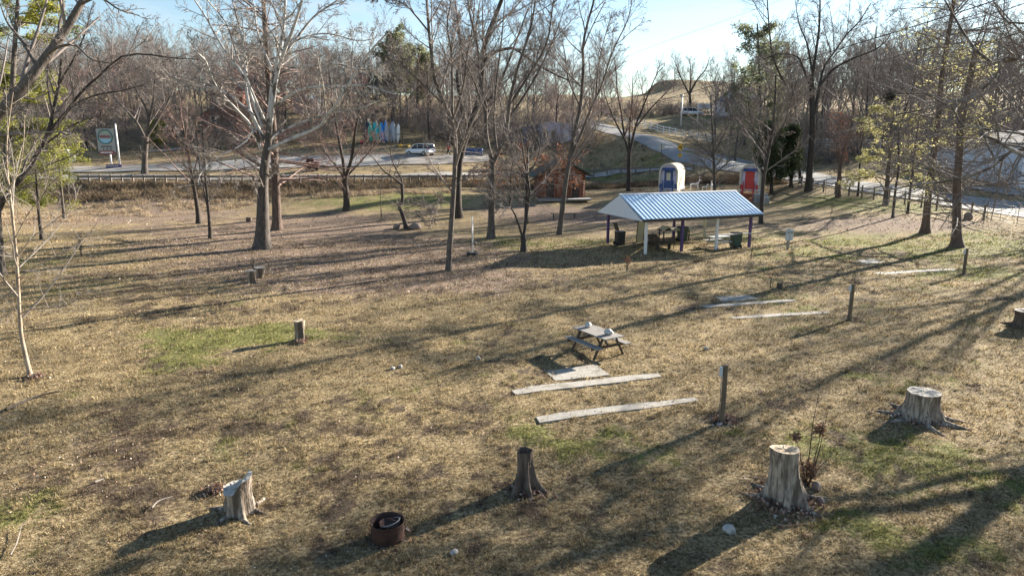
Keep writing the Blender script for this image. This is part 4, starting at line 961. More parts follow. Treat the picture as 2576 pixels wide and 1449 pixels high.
def sprouts():
    P = G(2030,1215); rng = np.random.default_rng(5); m = mpp(P)
    root = empty('stump_sprouts', P, 0, 'dark sprouts with dead brown leaf clusters rising beside the large front right stump', 'shrub')
    pts = []
    for u1, v1, d in ((2000,1085,0),(2062,965,.1),(2072,1060,-.1),(2040,1120,.2),(2100,1130,.1),(1985,1140,-.1),(2090,1010,.2),(2060,1150,-.2)):
        q = pix(u1, v1, P[1]+d)-P; a = np.array([rng.normal(0, .05), rng.normal(0, .05), 0])
        pts.append(np.array([a+(q-a)*t+rng.normal(0, .015, 3)*(t*(1-t)*4) for t in np.linspace(0, 1, 7)]))
    Pm = np.array(pts); R = np.tile(np.linspace(.014, .004, 7), (len(Pm), 1))
    c, rc = spawn(Pm, R, 4, rng, t0=.3, lr=.25, ang=40, K=4, minr=.003)
    v, f = join([tube_batch(Pm, R, 5), tube_batch(c, rc, 3)]); link('stems', raw_mesh('stems', v, f, smooth=True), M['bark_dark'], root)
    cl = []
    for (u1, v1), s, n in (((2003,1098),.09,130),((2063,1080),.12,220),((2035,1178),.16,260),((2020,1215),.2,200)):
        q = pix(u1, v1, P[1])-P; cl.append(q+rng.normal(0, s*.5, (n, 3)))
    q = leaf_quads(np.concatenate(cl), .04, rng); link('dead_leaves', raw_mesh('dead_leaves', q[0], q[1]), M['leaf_brown'], root)
sprouts()
def plantlet(label, base, topv, seed, n=3, leafm='leaf_rust', nl=24, sz=.05):
    P = G(*base); h = top_z(base[0], topv, P); rng = np.random.default_rng(seed); root = empty('seedling', P, 0, label, 'seedling')
    Pm = np.array([[np.array([0,0,0])+np.array([rng.normal(0,.12), rng.normal(0,.12), h*rng.uniform(.7,1)])*t+rng.normal(0,.01,3) for t in np.linspace(0,1,6)] for _ in range(n)])
    R = np.tile(np.linspace(.014,.005,6), (n,1)); c, rc = spawn(Pm, R, 5, rng, t0=.2, lr=.35, ang=40, K=4, minr=.004)
    v, f = join([tube_batch(Pm, R, 4), tube_batch(c, rc, 3)]); link('stems', raw_mesh('stems', v, f, smooth=True), M['bark_dark'], root)
    if nl:
        q = leaf_quads(along(c, nl, rng, .3, .03), sz, rng); link('dead_leaves', raw_mesh('dead_leaves', q[0], q[1]), M[leafm], root)
plantlet('seedling with hanging reddish-brown leaves beside a small dark stump', (1938,724), 655, 1)
plantlet('thin seedling in front of the pavilion', (1890,652), 560, 2, 2, nl=0)
plantlet('low twiggy seedling with a heap of dead twigs in front of the pavilion', (1577,684), 640, 3, 9, nl=60)
plantlet('bare seedling on the green strip left of the two tall conifers', (2090,545), 505, 4, 4, nl=0)
plantlet('thin forked seedling inside the rail fence', (2076,493), 425, 5, 2, nl=0)
plantlet('bare low bush on the lawn at the left', (205,645), 580, 6, 16, nl=0)
plantlet('thin twigs sprouting behind the close pair of stumps', (640,700), 620, 7, 5, nl=0)
# --- rocks, bag-like stones, twigs on the lawn
def rock(label, base, w, seed, m='rock', name='rock', cat='rock', flat=.7, group=None, P=None, hz=0):
    P = G(*base) if P is None else P; rng = np.random.default_rng(seed); r = w/2*mpp(P)
    import bmesh
    bm = bmesh.new(); bmesh.ops.create_icosphere(bm, subdivisions=3, radius=1)
    k = rng.normal(0, 1, (10, 3)); k /= np.linalg.norm(k, axis=1)[:,None]; cut = rng.uniform(.62, .9, 10)
    sx, sy = 1, rng.uniform(.65, .9)
    for v in bm.verts:
        c = np.array(v.co)
        for a, q in zip(k, cut):
            d = c@a
            if d > q: c = c-a*(d-q)*.9
        v.co = Vector((c[0]*r*sx, c[1]*r*sy, (c[2]*flat+flat*.45)*r))
    me = bpy.data.meshes.new(name); bm.to_mesh(me); bm.free()
    for p in me.polygons: p.use_smooth = True
    o = link(name, me, M[m], None, (P[0], P[1], P[2]+hz)); o.rotation_euler.z = rng.uniform(0, 6.28)
    return tag(o, label, cat, group)
rock('pale flat-topped rock in the shadow of the large front right stump', (1834,1338), 40, 1)
rock('small pale rock on the grass right of the rusty fire ring', (1142,1392), 24, 2)
rock('pale blue-grey rock against the left foot of the large front right stump', (1942,1222), 34, 3)
rock('left one of two small white stones on the dark lawn, centre left', (988,929), 16, 4)
rock('right one of two small white stones on the dark lawn, centre left', (1008,925), 16, 5)
rock('white stone lying alone between concrete pad and the two small stones', (1203,904), 18, 6)
rock('small bluish-white stone right of the picnic table', (1776,879), 15, 7)
rock('pale stone left of the smooth grey-white stump', (2262,1030), 14, 8)
rock('flat pale stone in the leaf heap at the nearest meter post', (1812,1068), 24, 9, flat=.35)
rock('brown stone at the right foot of the large front right stump', (2062,1262), 26, 10, 'rock_dark')
rock('brown slab-like stone leaning by the sprouts of the large front right stump', (2052,1232), 40, 11, 'rock_dark', flat=.9)
rock('dark boulder left of the crooked black-stemmed tree', (998,576), 26, 12, 'rock_dark', 'boulder', 'boulder')
rock('dark boulder right of the crooked black-stemmed tree', (1042,577), 38, 13, 'rock_dark', 'boulder', 'boulder', .6)
rock('dark boulder by the rail fence just right of the rightmost tall conifer', (2435,552), 30, 14, 'rock_dark', 'boulder', 'boulder', .9)
rock('small pale stone at the bottom of the leaf heap, right of the centre stump', (1352,1228), 14, 15)
def branch(label, pts, r, seed, m='twig_pale', side=3):
    rng = np.random.default_rng(seed); W_ = [G(*p)+np.array([0,0,.05+rng.uniform(0,.03)]) for p in pts]; b = W_[0].copy()
    P = smooth_line([w-b for w in W_], 9)[None]; R = np.linspace(r, r*.4, 9)[None]
    c, rc = spawn(P, R, side, rng, t0=.3, lr=.35, ang=35, K=4, minr=.004)
    v, f = join([tube_batch(P, R, 5), tube_batch(c, rc, 3)]); o = link('fallen_branch', raw_mesh('fallen_branch', v, f, smooth=True), M[m], None, b)
    tag(o, label, 'branch')
branch('pale curved fallen branch left of the jagged front left stump', [(383,1284),(400,1268),(435,1254)], .02, 1)
branch('short white piece of wood on the dark patch, lower left', [(240,1218),(262,1210)], .03, 2, side=1)
branch('dark fallen branch with dead leaves in the left foreground', [(15,1035),(60,1015),(100,1000),(150,990)], .05, 3, 'bark_dark', 8)
branch('thin pale twig on the grass in the bottom left corner', [(28,1405),(45,1370),(55,1330)], .012, 4)
branch('crooked bare twigs lying at the left border', [(-10,1050),(20,1065),(45,1055)], .015, 5)
def leaf_heap(label, base, w, n, seed):
    P = G(*base); rng = np.random.default_rng(seed); r = w/2*mpp(P)
    n = int(n*.8); a = rng.uniform(0, 2*PI, n); q = r*np.minimum(np.abs(rng.normal(0, .62, n)), 1.5)*(.55+.75*vnoise(np.cos(a)*3, np.sin(a)*3, 1.3, seed)); x = P[0]+q*np.cos(a); y = P[1]+q*np.sin(a)
    z = H(x, y)+.02+rng.random(n)*.11*np.clip(1-(q/r)**2, 0, 1); C = np.stack([x, y, z], 1)-P
    l = leaf_quads(C, .045, rng); o = link('leaf_heap', raw_mesh('leaf_heap', l[0], l[1]), M['fallen'], None, P); tag(o, label, 'leaves', kind='stuff')
leaf_heap('dead leaves heaped round the foot of the nearest meter post', (1826,1058), 76, 700, 1)
leaf_heap('dead leaves heaped round the large front right stump', (1985,1268), 200, 1500, 2)
leaf_heap('reddish leaves behind the jagged front left stump', (540,1235), 60, 400, 3)
leaf_heap('dead leaves round the narrow dark stump', (1325,1236), 100, 420, 4)
leaf_heap('dead leaves against the rusty fire ring', (985,1345), 110, 350, 5)
leaf_heap('dead leaves round the foot of the pale cylinder-shaped stump', (756,862), 50, 350, 6)
leaf_heap('dead leaves and stones round the smooth grey-white stump', (2310,1055), 160, 700, 7)
leaf_heap('dead leaves at the foot of the young whitish sycamore', (90,950), 70, 300, 8)
# --- fire ring
def fire_ring():
    P = G(976,1352); root = empty('fire_ring', P, .5, 'rusty round steel fire ring holding an old wheel rim, bottom centre', 'fire ring')
    b = MB(); b.lathe([(.30,-.05),(.31,.0),(.315,.34),(.325,.36),(.315,.36),(.30,.345),(.295,0),(.29,-.05)], 36); b.build('ring_wall', M['rust'], root)
    b = MB()
    for a in (-2.2, -1.9): b.tube([(.318*math.cos(a), .318*math.sin(a), .02), (.318*math.cos(a+.12), .318*math.sin(a+.12), .33)], .006, 5)
    b.build('seam', M['rust'], root)
    b = MB(); pts = [(.06+.20*math.cos(t)*.9, .02+.2*math.sin(t), .30+.08*math.cos(t+1)) for t in np.linspace(0, 2*PI, 28)]
    b.tube(pts, .012, 6, False); wr = b.build('wheel_rim', M['greywood'], root)
    b = MB(); b.lathe([(.0,.26),(.10,.25),(.19,.29),(.20,.30)], 24, (.06,.02,.0)); b.build('rim_disc', M['rust'], wr)
    b = MB(); b.tube([(.0,.1,.33),(.03,.05,.37),(.08,0,.36),(.14,-.05,.33)], .014, 6); b.build('handle', M['rust'], root)
    b = MB(); rng = random.Random(4)
    b.lathe([(0,.1),(.15,.12),(.29,.08)], 16); b.build('ash', M['stump_dark'], root)
fire_ring()
# --- meter posts
def meter_post(base, topv, label, first=[None]):
    P = G(*base); h = top_z(base[0], topv, P)
    root = empty('meter_post', P, math.radians(-20), label, 'utility post', 'wooden posts with electric boxes at the camping pitches')
    b = MB(); b.box((0,0,h/2-.05), (.125,.125,h+.1)); b.build('post', M['postwood'], root, bevel=.006)
    b = MB(); b.box((-.10,-.02,h-.19), (.075,.15,.24)); bx_ = b.build('electric_box', M['meter'], root, bevel=.008)
    b = MB(); b.box((-.143,-.02,h-.18), (.012,.13,.20)); b.build('box_lid', M['meter'], bx_, bevel=.003)
    b = MB(); b.tube([(-.09,-.02,h-.31),(-.085,-.02,h*.5),(-.08,-.02,-.05)], .012, 6); b.build('conduit', M['steel'], root)
meter_post((1816,1062), 918, 'nearest wooden post with pale electric box, dead leaves at its foot')
meter_post((2137,805), 714, 'middle one of the three wooden posts with electric boxes')
meter_post((2424,690), 625, 'farthest wooden post with electric box, in front of the tall conifers')
def pedestal():
    P = G(1981,628); h = top_z(1981, 575, P); root = empty('electric_pedestal', P, .1, 'grey electric panel with two cabinets on a short pole, right of the pavilion', 'electric panel')
    b = MB(); b.box((0,0,h/2), (.16,.10,h)); b.build('post', M['greywood'], root)
    for s in (-1, 1):
        b = MB(); b.box((s*.13,-.09,h*.70), (.23,.13,h*.52)); c = b.build('cabinet', M['meter'], root, bevel=.01)
        b = MB(); b.lathe([(.0,.03),(.07,.03),(.08,0)], 14, (0,0,0)); d = b.build('dial', M['steel'], c); d.rotation_euler = (PI/2,0,0); d.location = (s*.13,-.16,h*.82)
pedestal()
# --- tetherball
def tetherball():
    P = G(1189,642); h = top_z(1190, 545, P); root = empty('tetherball_pole', P, 0, 'white tetherball pole standing in a tyre, left of the pavilion shadow', 'tetherball')
    b = MB(); b.tube([(0,0,0),(0,0,h)], .04, 8); b.build('pole', M['white'], root)
    b = MB(); b.lathe([(.13,.01),(.34,0),(.41,.06),(.42,.12),(.38,.2),(.28,.22),(.2,.2),(.13,.16)], 24); t = b.build('tyre', M['tyre'], root)
    b = MB(); b.lathe([(0,.17),(.13,.17),(.18,.19)], 20); b.build('concrete_fill', M['concrete'], t)
    b = MB(); b.lathe([(.0,-.13)]+[(.13*math.cos(a), .13*math.sin(a)) for a in np.linspace(-1.3,1.3,9)]+[(0,.13)], 14, (.17,-.05,.78)); bl = b.build('ball', M['rock_dark'], root)
    b = MB(); b.tube([(.17,-.05,.9),(.09,-.02,1.4),(.02,0,h-.02)], .008, 4); b.build('rope', M['greywood'], bl)
tetherball()
# --- picnic table and the bags on it
def picnic_table():
    a = G(1447,879); c = G(1559,892); n = G(1507,906); P = (a+c)/2; d = n-a; ang = math.atan2(d[1], d[0])
    root = empty('picnic_table', P, ang, 'weathered grey wooden picnic table with two white bags on it', 'picnic table')
    for j in range(5):
        b = MB(); b.box((0, -.34+.17*j, .745), (1.85,.16,.038)); b.build('top_board', M['greywood'], root, bevel=.004)
    for s in (-1, 1):
        b = MB(); b.box((0, s*.70, .445), (1.85,.135,.036)); b.box((0, s*.70-s*.14, .445), (1.85,.13,.036)); b.build('bench_seat', M['greywood'], root, bevel=.004)
    for x in (-.62, .62):
        for s in (-1, 1):
            b = MB(); b.beam((x, s*.26, .725), (x, s*.66, -.02), .09, .04); b.build('leg', M['dkwood'], root)
        b = MB(); b.box((x+.045*(1 if x > 0 else -1), 0, .40), (.038, 1.62, .09)); b.box((x+.045*(1 if x > 0 else -1), 0, .70), (.038, .72, .08)); b.build('cross_beam', M['dkwood'], root)
        b = MB(); b.beam((x*.93, 0, .42), (x*.30, 0, .70), .04, .09); b.build('brace', M['dkwood'], root)
    return root, P, ang
pt, PP, pa = picnic_table()
def on_table(x, y): return np.array([PP[0]+x*math.cos(pa)-y*math.sin(pa), PP[1]+x*math.sin(pa)+y*math.cos(pa), PP[2]+.764])
def bag(label, P, r, seed, sx=1.):
    import bmesh
    rng = np.random.default_rng(seed); bm = bmesh.new(); bmesh.ops.create_icosphere(bm, subdivisions=4, radius=1)
    dirs = rng.normal(0, 1, (26, 3)); dirs /= np.linalg.norm(dirs, axis=1)[:,None]; am = rng.uniform(-.22, .16, 26)
    for v in bm.verts:
        c = np.array(v.co); f = 1+(am*np.exp(-((c-dirs)**2).sum(1)/.10)).sum()
        v.co = Vector((c[0]*r*f*sx, c[1]*r*f, max(-.75, c[2]*f)*r*.95+.72*r))
    me = bpy.data.meshes.new('bag'); bm.to_mesh(me); bm.free()
    for p in me.polygons: p.use_smooth = True
    tag(link('plastic_bag', me, M['plastic_bag'], None, P), label, 'bag')
bag('crumpled whitish bag on the far left end of the picnic table', on_table(-.62, .05), .12, 3)
bag('crumpled white bag on the near right end of the picnic table', on_table(.52, .05), .125, 4, 1.3)
# --- pavilion
PV = G(1623,640); PV_E = G(1884,622); pang = math.atan2(PV_E[1]-PV[1], PV_E[0]-PV[0]); PL = float(np.linalg.norm((PV_E-PV)[:2])); PD = 5.1
PZ = Z(PV[0]+3, PV[1]+3)
def pavilion():
    root = empty('picnic_pavilion', (PV[0], PV[1], PZ), pang, 'open picnic pavilion with ribbed metal roof coloured pale blue for reflected sky on white and purple posts', 'pavilion')
    eh = 2.30
    xs = [0, PL/3, 2*PL/3, PL]; front = ['white','purple','white','purple']; back = ['purple','cream','purple','cream']
    for k, x in enumerate(xs):
        for y, mm_, in ((0, front[k]), (PD, back[k])):
            b = MB(); b.box((x, y, eh/2-.15), (.16,.16,eh+.3)); b.build('post', M[mm_], root, bevel=.006)
    ov, og = .55, .62; rise = 1.38; x0, x1 = -og, PL+og; y0, y1, ym = -ov, PD+ov, PD/2
    for y in (0, PD):
        b = MB(); b.box(((x0+x1)/2, y, eh+.02), (x1-x0-.05, .10, .26)); b.build('beam', M['dkwood'], root)
    ez = eh+.06
    def roofside(s):
        b = MB(); ya = y0 if s < 0 else y1
        n = int((x1-x0)/.31); vs = []
        sl_ = (rise)/(ym-y0)
        for i in range(n*4+1):
            x = x0+(x1-x0)*i/(n*4); rib = .032 if i % 4 in (1, 2) and True else 0
            if i % 4 == 1 or i % 4 == 2: pass
            for (yy_, zz_) in ((ya, ez), (ym, ez+rise)): vs.append((x, yy_, zz_+rib))
        N_ = n*4+1
        fs = [(2*i, 2*i+2, 2*i+3, 2*i+1) for i in range(N_-1)]
        b.add(vs, fs); b.add([(x0,ya,ez-.03),(x1,ya,ez-.03),(x1,ym,ez+rise-.03),(x0,ym,ez+rise-.03)], [(0,1,2,3)])
        return b.build('roof_sheet', M['roofmetal'], root)
    roofside(-1); roofside(1)
    b = MB(); b.prism([(ym-.16, ez+rise-.03),(ym, ez+rise+.06),(ym+.16, ez+rise-.03)], x0-.02, x1+.02, 'X'); b.build('ridge_cap', M['white'], root)
    for x in (x0+.02, x1-.02):
        b = MB(); b.prism([(y0+.03, ez-.12),(ym, ez+rise-.05),(y1-.03, ez-.12)], x-.02, x+.02, 'X'); b.build('gable_panel', M['white_cool'], root)
    for x in np.linspace(x0+.5, x1-.5, 7):
        b = MB(); b.beam((x, y0+.1, ez-.07), (x, ym, ez+rise-.1), .04, .12); b.beam((x, y1-.1, ez-.07), (x, ym, ez+rise-.1), .04, .12); b.build('truss', M['dkwood'], root)
    b = MB(); b.box(((x0+x1)/2, y0+.04, ez-.10), (x1-x0-.1, .04, .17)); b.build('fascia', M['dkwood'], root)
    b = MB(); b.box(((xs[2]+xs[3])/2, .0, .98), (PL/3+.25, .24, .045)); b.build('serving_rail', M['white'], root)
pavilion()
def pv(x, y, z=0):
    c, s = math.cos(pang), math.sin(pang); X = PV[0]+x*c-y*s; Y = PV[1]+x*s+y*c
    return (X, Y, Z(X, Y)+z)
def bin_(name, label, loc, mt, rz, lid_open=False):
    root = empty(name, loc, rz, label, 'wheelie bin')
    b = MB(); b.box((0,0,.5), (.52,.52,.95), taper=1.18); b.build('body', M[mt], root, bevel=.02)
    b = MB()
    if lid_open: b.box((-.33,0,1.32), (.06,.6,.62), Matrix.Rotation(-.35, 3, 'Y'))
    else: b.box((0,0,1.02), (.66,.66,.07)); b.box((0,0,1.07), (.5,.5,.05))
    b.build('lid', M['black'], root, bevel=.015)
    for s in (-1, 1):
        b = MB(); b.tube([(-.3, s*.2, .12), (-.3, s*.27, .12)], .12, 14); b.build('wheel', M['tyre'], root)
    b = MB(); b.tube([(-.37,-.22,.98),(-.37,.22,.98)], .02, 6); b.build('handle', M['black'], root)
bin_('wheelie_bin', 'black wheelie bin with its lid thrown open at the left end of the pavilion', G(1559,616), 'black', .3, True)
bin_('wheelie_bin', 'dark green bin behind the white serving rail at the right end of the pavilion', G(1850,623), 'green_bin', pang+1.4)
bin_('wheelie_bin', 'green bin with black lid at the back of the pavilion beside the tarp-covered table', G(1716,606), 'green_bin', pang)
def board():
    P = G(1610,610); root = empty('notice_board', P, pang, 'tall cream board leaning on a back post of the pavilion', 'board')
    b = MB(); b.box((0,0,.85), (.52,.05,1.75), Matrix.Rotation(.1, 3, 'X')); b.build('panel', M['cream'], root, bevel=.005)
    b = MB()
    for s in (-1, 1): b.box((s*.27,0,.85), (.04,.07,1.8), Matrix.Rotation(.1, 3, 'X'))
    b.build('frame', M['postwood'], root)
board()
def barrel():
    P = G(1637,615); root = empty('log_section', P, .4, 'thick log section lying under the pavilion behind the bench', 'log')
    b = MB(); b.tube([(-.42,0,.36),(-.2,0,.38),(.2,0,.37),(.42,0,.36)], [.33,.36,.36,.34], 18, False); b.build('bark_side', M['stump_dark'], root)
    for s in (-1, 1):
        b = MB(); b.tube([(s*.415,0,.36),(s*.425,0,.36)], [.325,.32], 18); b.build('cut_face', M['stump_bark'], root)
barrel()
def bench(name, label, P, rz, L, h, m='dkwood', back=True):
    root = empty(name, P, rz, label, 'bench')
    b = MB(); b.box((0,0,h), (L,.34,.05)); b.build('seat', M[m], root, bevel=.005)
    if back:
        b = MB()
        for q in range(3): b.box((0,.2+.02*q,h+.14+.12*q), (L,.03,.09))
        b.build('backrest', M[m], root)
    for s in (-1, 1):
        b = MB(); b.box((s*(L/2-.3),0,h/2-.03), (.08,.28,h)); 
        if back: b.beam((s*(L/2-.06),.18,0), (s*(L/2-.06),.27,h+.46), .04, .04)
        b.build('leg', M[m], root)
bench('garden_bench', 'dark bench with backrest under the pavilion, between white and purple front posts', G(1668,628), pang+PI, 1.55, .42)
bench('low_bench', 'long low backless wooden bench between the log cabin and the pavilion', G(1419,549), .02, 2.6, .43, 'dkwood', False)
def tarp_table():
    P = np.array(pv(5.2, 4.4)); root = empty('covered_table', P, pang, 'long table under a pale tarp at the back of the pavilion', 'table')
    b = MB(); b.box((0,0,.86), (2.5,.75,.04)); b.build('tabletop', M['dkwood'], root)
    for x in (-1.1, 1.1):
        for y in (-.3, .3):
            b = MB(); b.box((x,y,.43), (.07,.07,.86)); b.build('leg', M['dkwood'], root)
    rng = np.random.default_rng(3); b = MB(); nx, ny = 22, 8; vs = []
    for i in range(nx):
        for j in range(ny):
            x = -1.3+2.6*i/(nx-1); y = -.42+.84*j/(ny-1); z = .93+.22*math.exp(-((x+.8)/.28)**2)+rng.normal(0,.015)-(.14 if j in (0, ny-1) else 0); vs.append((x,y,z))
    b.add(vs, [(i*ny+j, (i+1)*ny+j, (i+1)*ny+j+1, i*ny+j+1) for i in range(nx-1) for j in range(ny-1)], True)
    o = b.build('tarp', M['canvas'], None, P); o.rotation_euler.z = pang; o.location.z = P[2]+.01; tag(o, 'crumpled pale tarp draped over the long table in the pavilion', 'tarp')
tarp_table()
def grey_table():
    P = np.array(pv(6.6, .95)); root = empty('picnic_table', P, pang, 'pale picnic table behind the white serving rail of the pavilion', 'picnic table')
    b = MB(); b.box((0,0,.74), (1.5,.7,.04)); b.build('tabletop', M['meter'], root)
    for s in (-1, 1):
        b = MB(); b.box((0,s*.62,.44), (1.5,.26,.04)); b.build('bench_seat', M['meter'], root)
        b = MB(); b.beam((s*.55,-.25,.72),(s*.55,-.62,0),.06,.05); b.beam((s*.55,.25,.72),(s*.55,.62,0),.06,.05); b.box((s*.55,0,.40),(.04,1.4,.07)); b.build('leg_frame', M['steel'], root)
grey_table()
# --- log cabin
def cabin():
    P = G(1408,502); P[1] += 1.6; P[2] = Z(P[0], P[1]); w, d, eh, ph = 4.9, 4.2, 2.75, 4.25
    root = empty('log_cabin', P, math.radians(8), 'small red-brown log cabin with two dark doors and a mossy green roof', 'cabin')
    b = MB()
    for k in range(10):
        z = .30+k*.26
        for y in (-d/2, d/2):
            segs = [(-w/2,w/2)] if y > 0 or z > 2.3 else [(-w/2,-1.95),(-1.0,.95),(1.95,w/2)]
            for a, c in segs: b.tube([(a,y,z),(c,y,z)], .15, 10)
        for x in (-w/2, w/2): b.tube([(x,-d/2,z+.02),(x,d/2,z+.02)], .15, 10)
    b.build('log_wall', M['log'], root)
    for y in (-d/2, d/2):
        b = MB(); b.prism([(-w/2-.05, eh+.05),(w/2+.05, eh+.05),(0, ph)], y-.06, y+.06, 'Y'); g = b.build('gable', M['log'], root)
        b = MB()
        for k in range(7):
            a = PI*(k+1)/8; b.tube([(0,y-.08*(1 if y<0 else -1),eh+.15),(1.25*math.cos(a),y-.08*(1 if y<0 else -1),eh+.15+1.05*math.sin(a))], .035, 6)
        b.build('fan_ornament', M['log'], g)
    for s in (-1, 1):
        b = MB(); e = (s*(w/2+1.0), eh-.32)
        b.prism([(0, ph+.10),(e[0], e[1]+.10),(e[0], e[1]),(0, ph)], -d/2-.6, d/2+.4, 'Y'); b.build('roof_slope', M['shingle_green'], root)
    for x in (-1.475, 1.45):
        b = MB(); b.box((x,-d/2-.02,1.22), (.93,.06,2.15)); dr = b.build('door', M['dkwood'], root)
        b = MB(); b.box((x+.34,-d/2-.08,1.2), (.05,.05,.12)); b.build('handle', M['steel'], dr)
        b = MB(); b.box((x-.52,-d/2-.13,1.2),(.14,.08,2.3)); b.box((x+.52,-d/2-.13,1.2),(.14,.08,2.3)); b.box((x,-d/2-.13,2.42),(1.3,.08,.14)); b.build('door_frame', M['log'], root)
    b = MB(); b.box((0,-d/2-.9,.02), (w+.9,1.5,.26)); b.build('porch_deck', M['greywood'], root)
    b = MB()
    for k in range(3): b.box((1.5+.02*k,-d/2-1.75-.18*k,.14), (2.6,.16,.05))
    o = b.build('plank_stack', M['white'], None, P); o.rotation_euler.z = math.radians(8); tag(o, 'pale planks lying along the front edge of the log cabin deck', 'planks')
cabin()
# --- covered wagons
def wagon(base, Y, rz, label, dm, awn, hgt):
    q = pix(base[0], base[1], Y); P = np.array([q[0], q[1], Z(q[0], q[1])])
    root = empty('covered_wagon', P, rz, label, 'covered wagon'); w, L, fl = 2.06, 4.6, 1.22; hh = hgt-fl
    n = 22; R_ = w/2
    def arch(r, top):
        pts = [(r, fl)]; side = top-r
        pts += [(r*math.cos(a), side+r*math.sin(a)) for a in np.linspace(0, PI, n)]; pts.append((-r, fl)); return pts
    A_ = arch(R_, hgt); B_ = arch(R_-.06, hgt-.06)
    def shell(a, c, y0, y1, name, m, par):
        b = MB(); k = len(a); vs = [(x,y0,z) for x,z in a]+[(x,y1,z) for x,z in a]+[(x,y0,z) for x,z in c]+[(x,y1,z) for x,z in c]
        fs = []
        for i in range(k-1): fs += [(i,i+1,k+i+1,k+i),(2*k+i,3*k+i,3*k+i+1,2*k+i+1),(i,2*k+i,2*k+i+1,i+1),(k+i,k+i+1,3*k+i+1,3*k+i)]
        b.add(vs, fs); return b.build(name, m, par)
    shell(A_, B_, -.0, L, 'canvas_cover', M['canvas'], root)
    shell(arch(R_+.05, hgt+.05), arch(R_-.14, hgt-.14), -.12, .10, 'front_hoop', M['canvas'], root)
    for y in (1.15, 2.3, 3.45, 4.5): shell(arch(R_+.018, hgt+.018), arch(R_-.02, hgt-.02), y-.03, y+.03, 'hoop', M['canvas'], root)
    for y, nm in ((.16,'front_wall'),(L-.1,'back_wall')):
        b = MB(); b.prism(arch(R_-.09, hgt-.09), y-.03, y+.03, 'Y'); b.build(nm, M['lilac'], root)
    b = MB(); b.box((0, L/2, fl-.12), (w+.1, L+.1, .22)); b.build('floor_frame', M['white'], root)
    b = MB(); b.box((0,.10,fl+1.0), (.98,.06,2.0)); fr = b.build('door_frame', M[dm], root)
    b = MB(); b.box((0,.05,fl+.95), (.78,.05,1.86)); dr = b.build('door', M[dm], root)
    if dm == 'blue':
        b = MB(); b.box((0,.02,fl+1.32), (.46,.02,.85)); b.build('window', M['cream'], dr)
    b = MB(); b.tube([(.30,-.02,fl+.9),(.30,-.02,fl+1.02)], .025, 6); b.build('handle', M['steel'], dr)
    b = MB(); b.prism([(.12, fl+2.32),(-.42, fl+2.08),(-.42, fl+2.02),(.12, fl+2.12)], -.72, .72, 'X'); b.build('awning', M[awn], root)
    b = MB(); b.tube([(.62,.08,fl+1.55),(.62,-.05,fl+1.6)], .02, 6); b.tube([(.62,-.05,fl+1.5),(.62,-.05,fl+1.72)], [.05,.09], 10); b.build('lantern', M['white'], root)
    st = MB()
    for k in range(5): st.box((0,-.28-.27*k,fl-.12-.22*k), (1.1,.28,.05)); 
    st.beam((-.56,-.1,fl-.1),(-.56,-1.55,0),.04,.18); st.beam((.56,-.1,fl-.1),(.56,-1.55,0),.04,.18); st.build('steps', M[dm], root)
    for s in (-1, 1):
        b = MB(); b.beam((s*.60,-.05,fl+.9),(s*.60,-1.5,.95),.05,.07); b.box((s*.60,-.05,fl+.35),(.06,.06,1.1)); b.box((s*.60,-1.5,.45),(.06,.06,.95))
        for k in range(4): b.box((s*.60,-.35-.3*k,fl+.25-.25*k),(.04,.04,.95))
        b.build('railing', M[dm], root)
        b = MB(); b.box((s*.86,-.02,fl+.25),(.24,.3,.5)); b.build('front_box', M[dm], root)
    for s in (-1, 1):
        for y in (.9, 3.7):
            wh = empty('wheel', (s*(w/2+.06), y, .58)); wh.parent = root
            b = MB(); b.tube([(.58*0+0, .56*math.cos(t), .56*math.sin(t)) for t in np.linspace(0, 2*PI, 25)], .04, 6, False); b.build('rim', M['white'], wh)
            b = MB(); b.tube([(-.08,0,0),(.08,0,0)], .09, 10)
            for k in range(8): a = k*PI/4; b.tube([(0,0,0),(0,.55*math.cos(a),.55*math.sin(a))], .022, 5)
            b.build('spokes', M['white'], wh)
wagon((1679,500), 79, math.radians(-24), 'covered wagon cabin with blue door, awning and steps', 'blue', 'blue', pix(1680,412,79)[2]-Z(*pix(1679,500,79)[:2]))
wagon((1882,500), 78, math.radians(-26), 'covered wagon cabin with red door and red steps', 'red', 'blue', pix(1882,414,78)[2]-Z(*pix(1882,500,78)[:2]))
for k, (u, v, w_, h_, lb) in enumerate(((1911,509,1.5,.95,'grey box-shaped seat against the right side of the red-doored wagon'),(1925,512,.6,.7,'small grey block beside the dark trunk right of the red-doored wagon'))):
    P = G(u, v); root = empty('storage_box', P, .1, lb, 'box'); b = MB(); b.box((0,0,h_/2-.05), (w_,.7,h_)); b.build('body', M['steel'], root, bevel=.02)
    b = MB(); b.box((0,0,h_-.03), (w_+.08,.76,.05)); b.build('lid', M['meter'], root, bevel=.01)
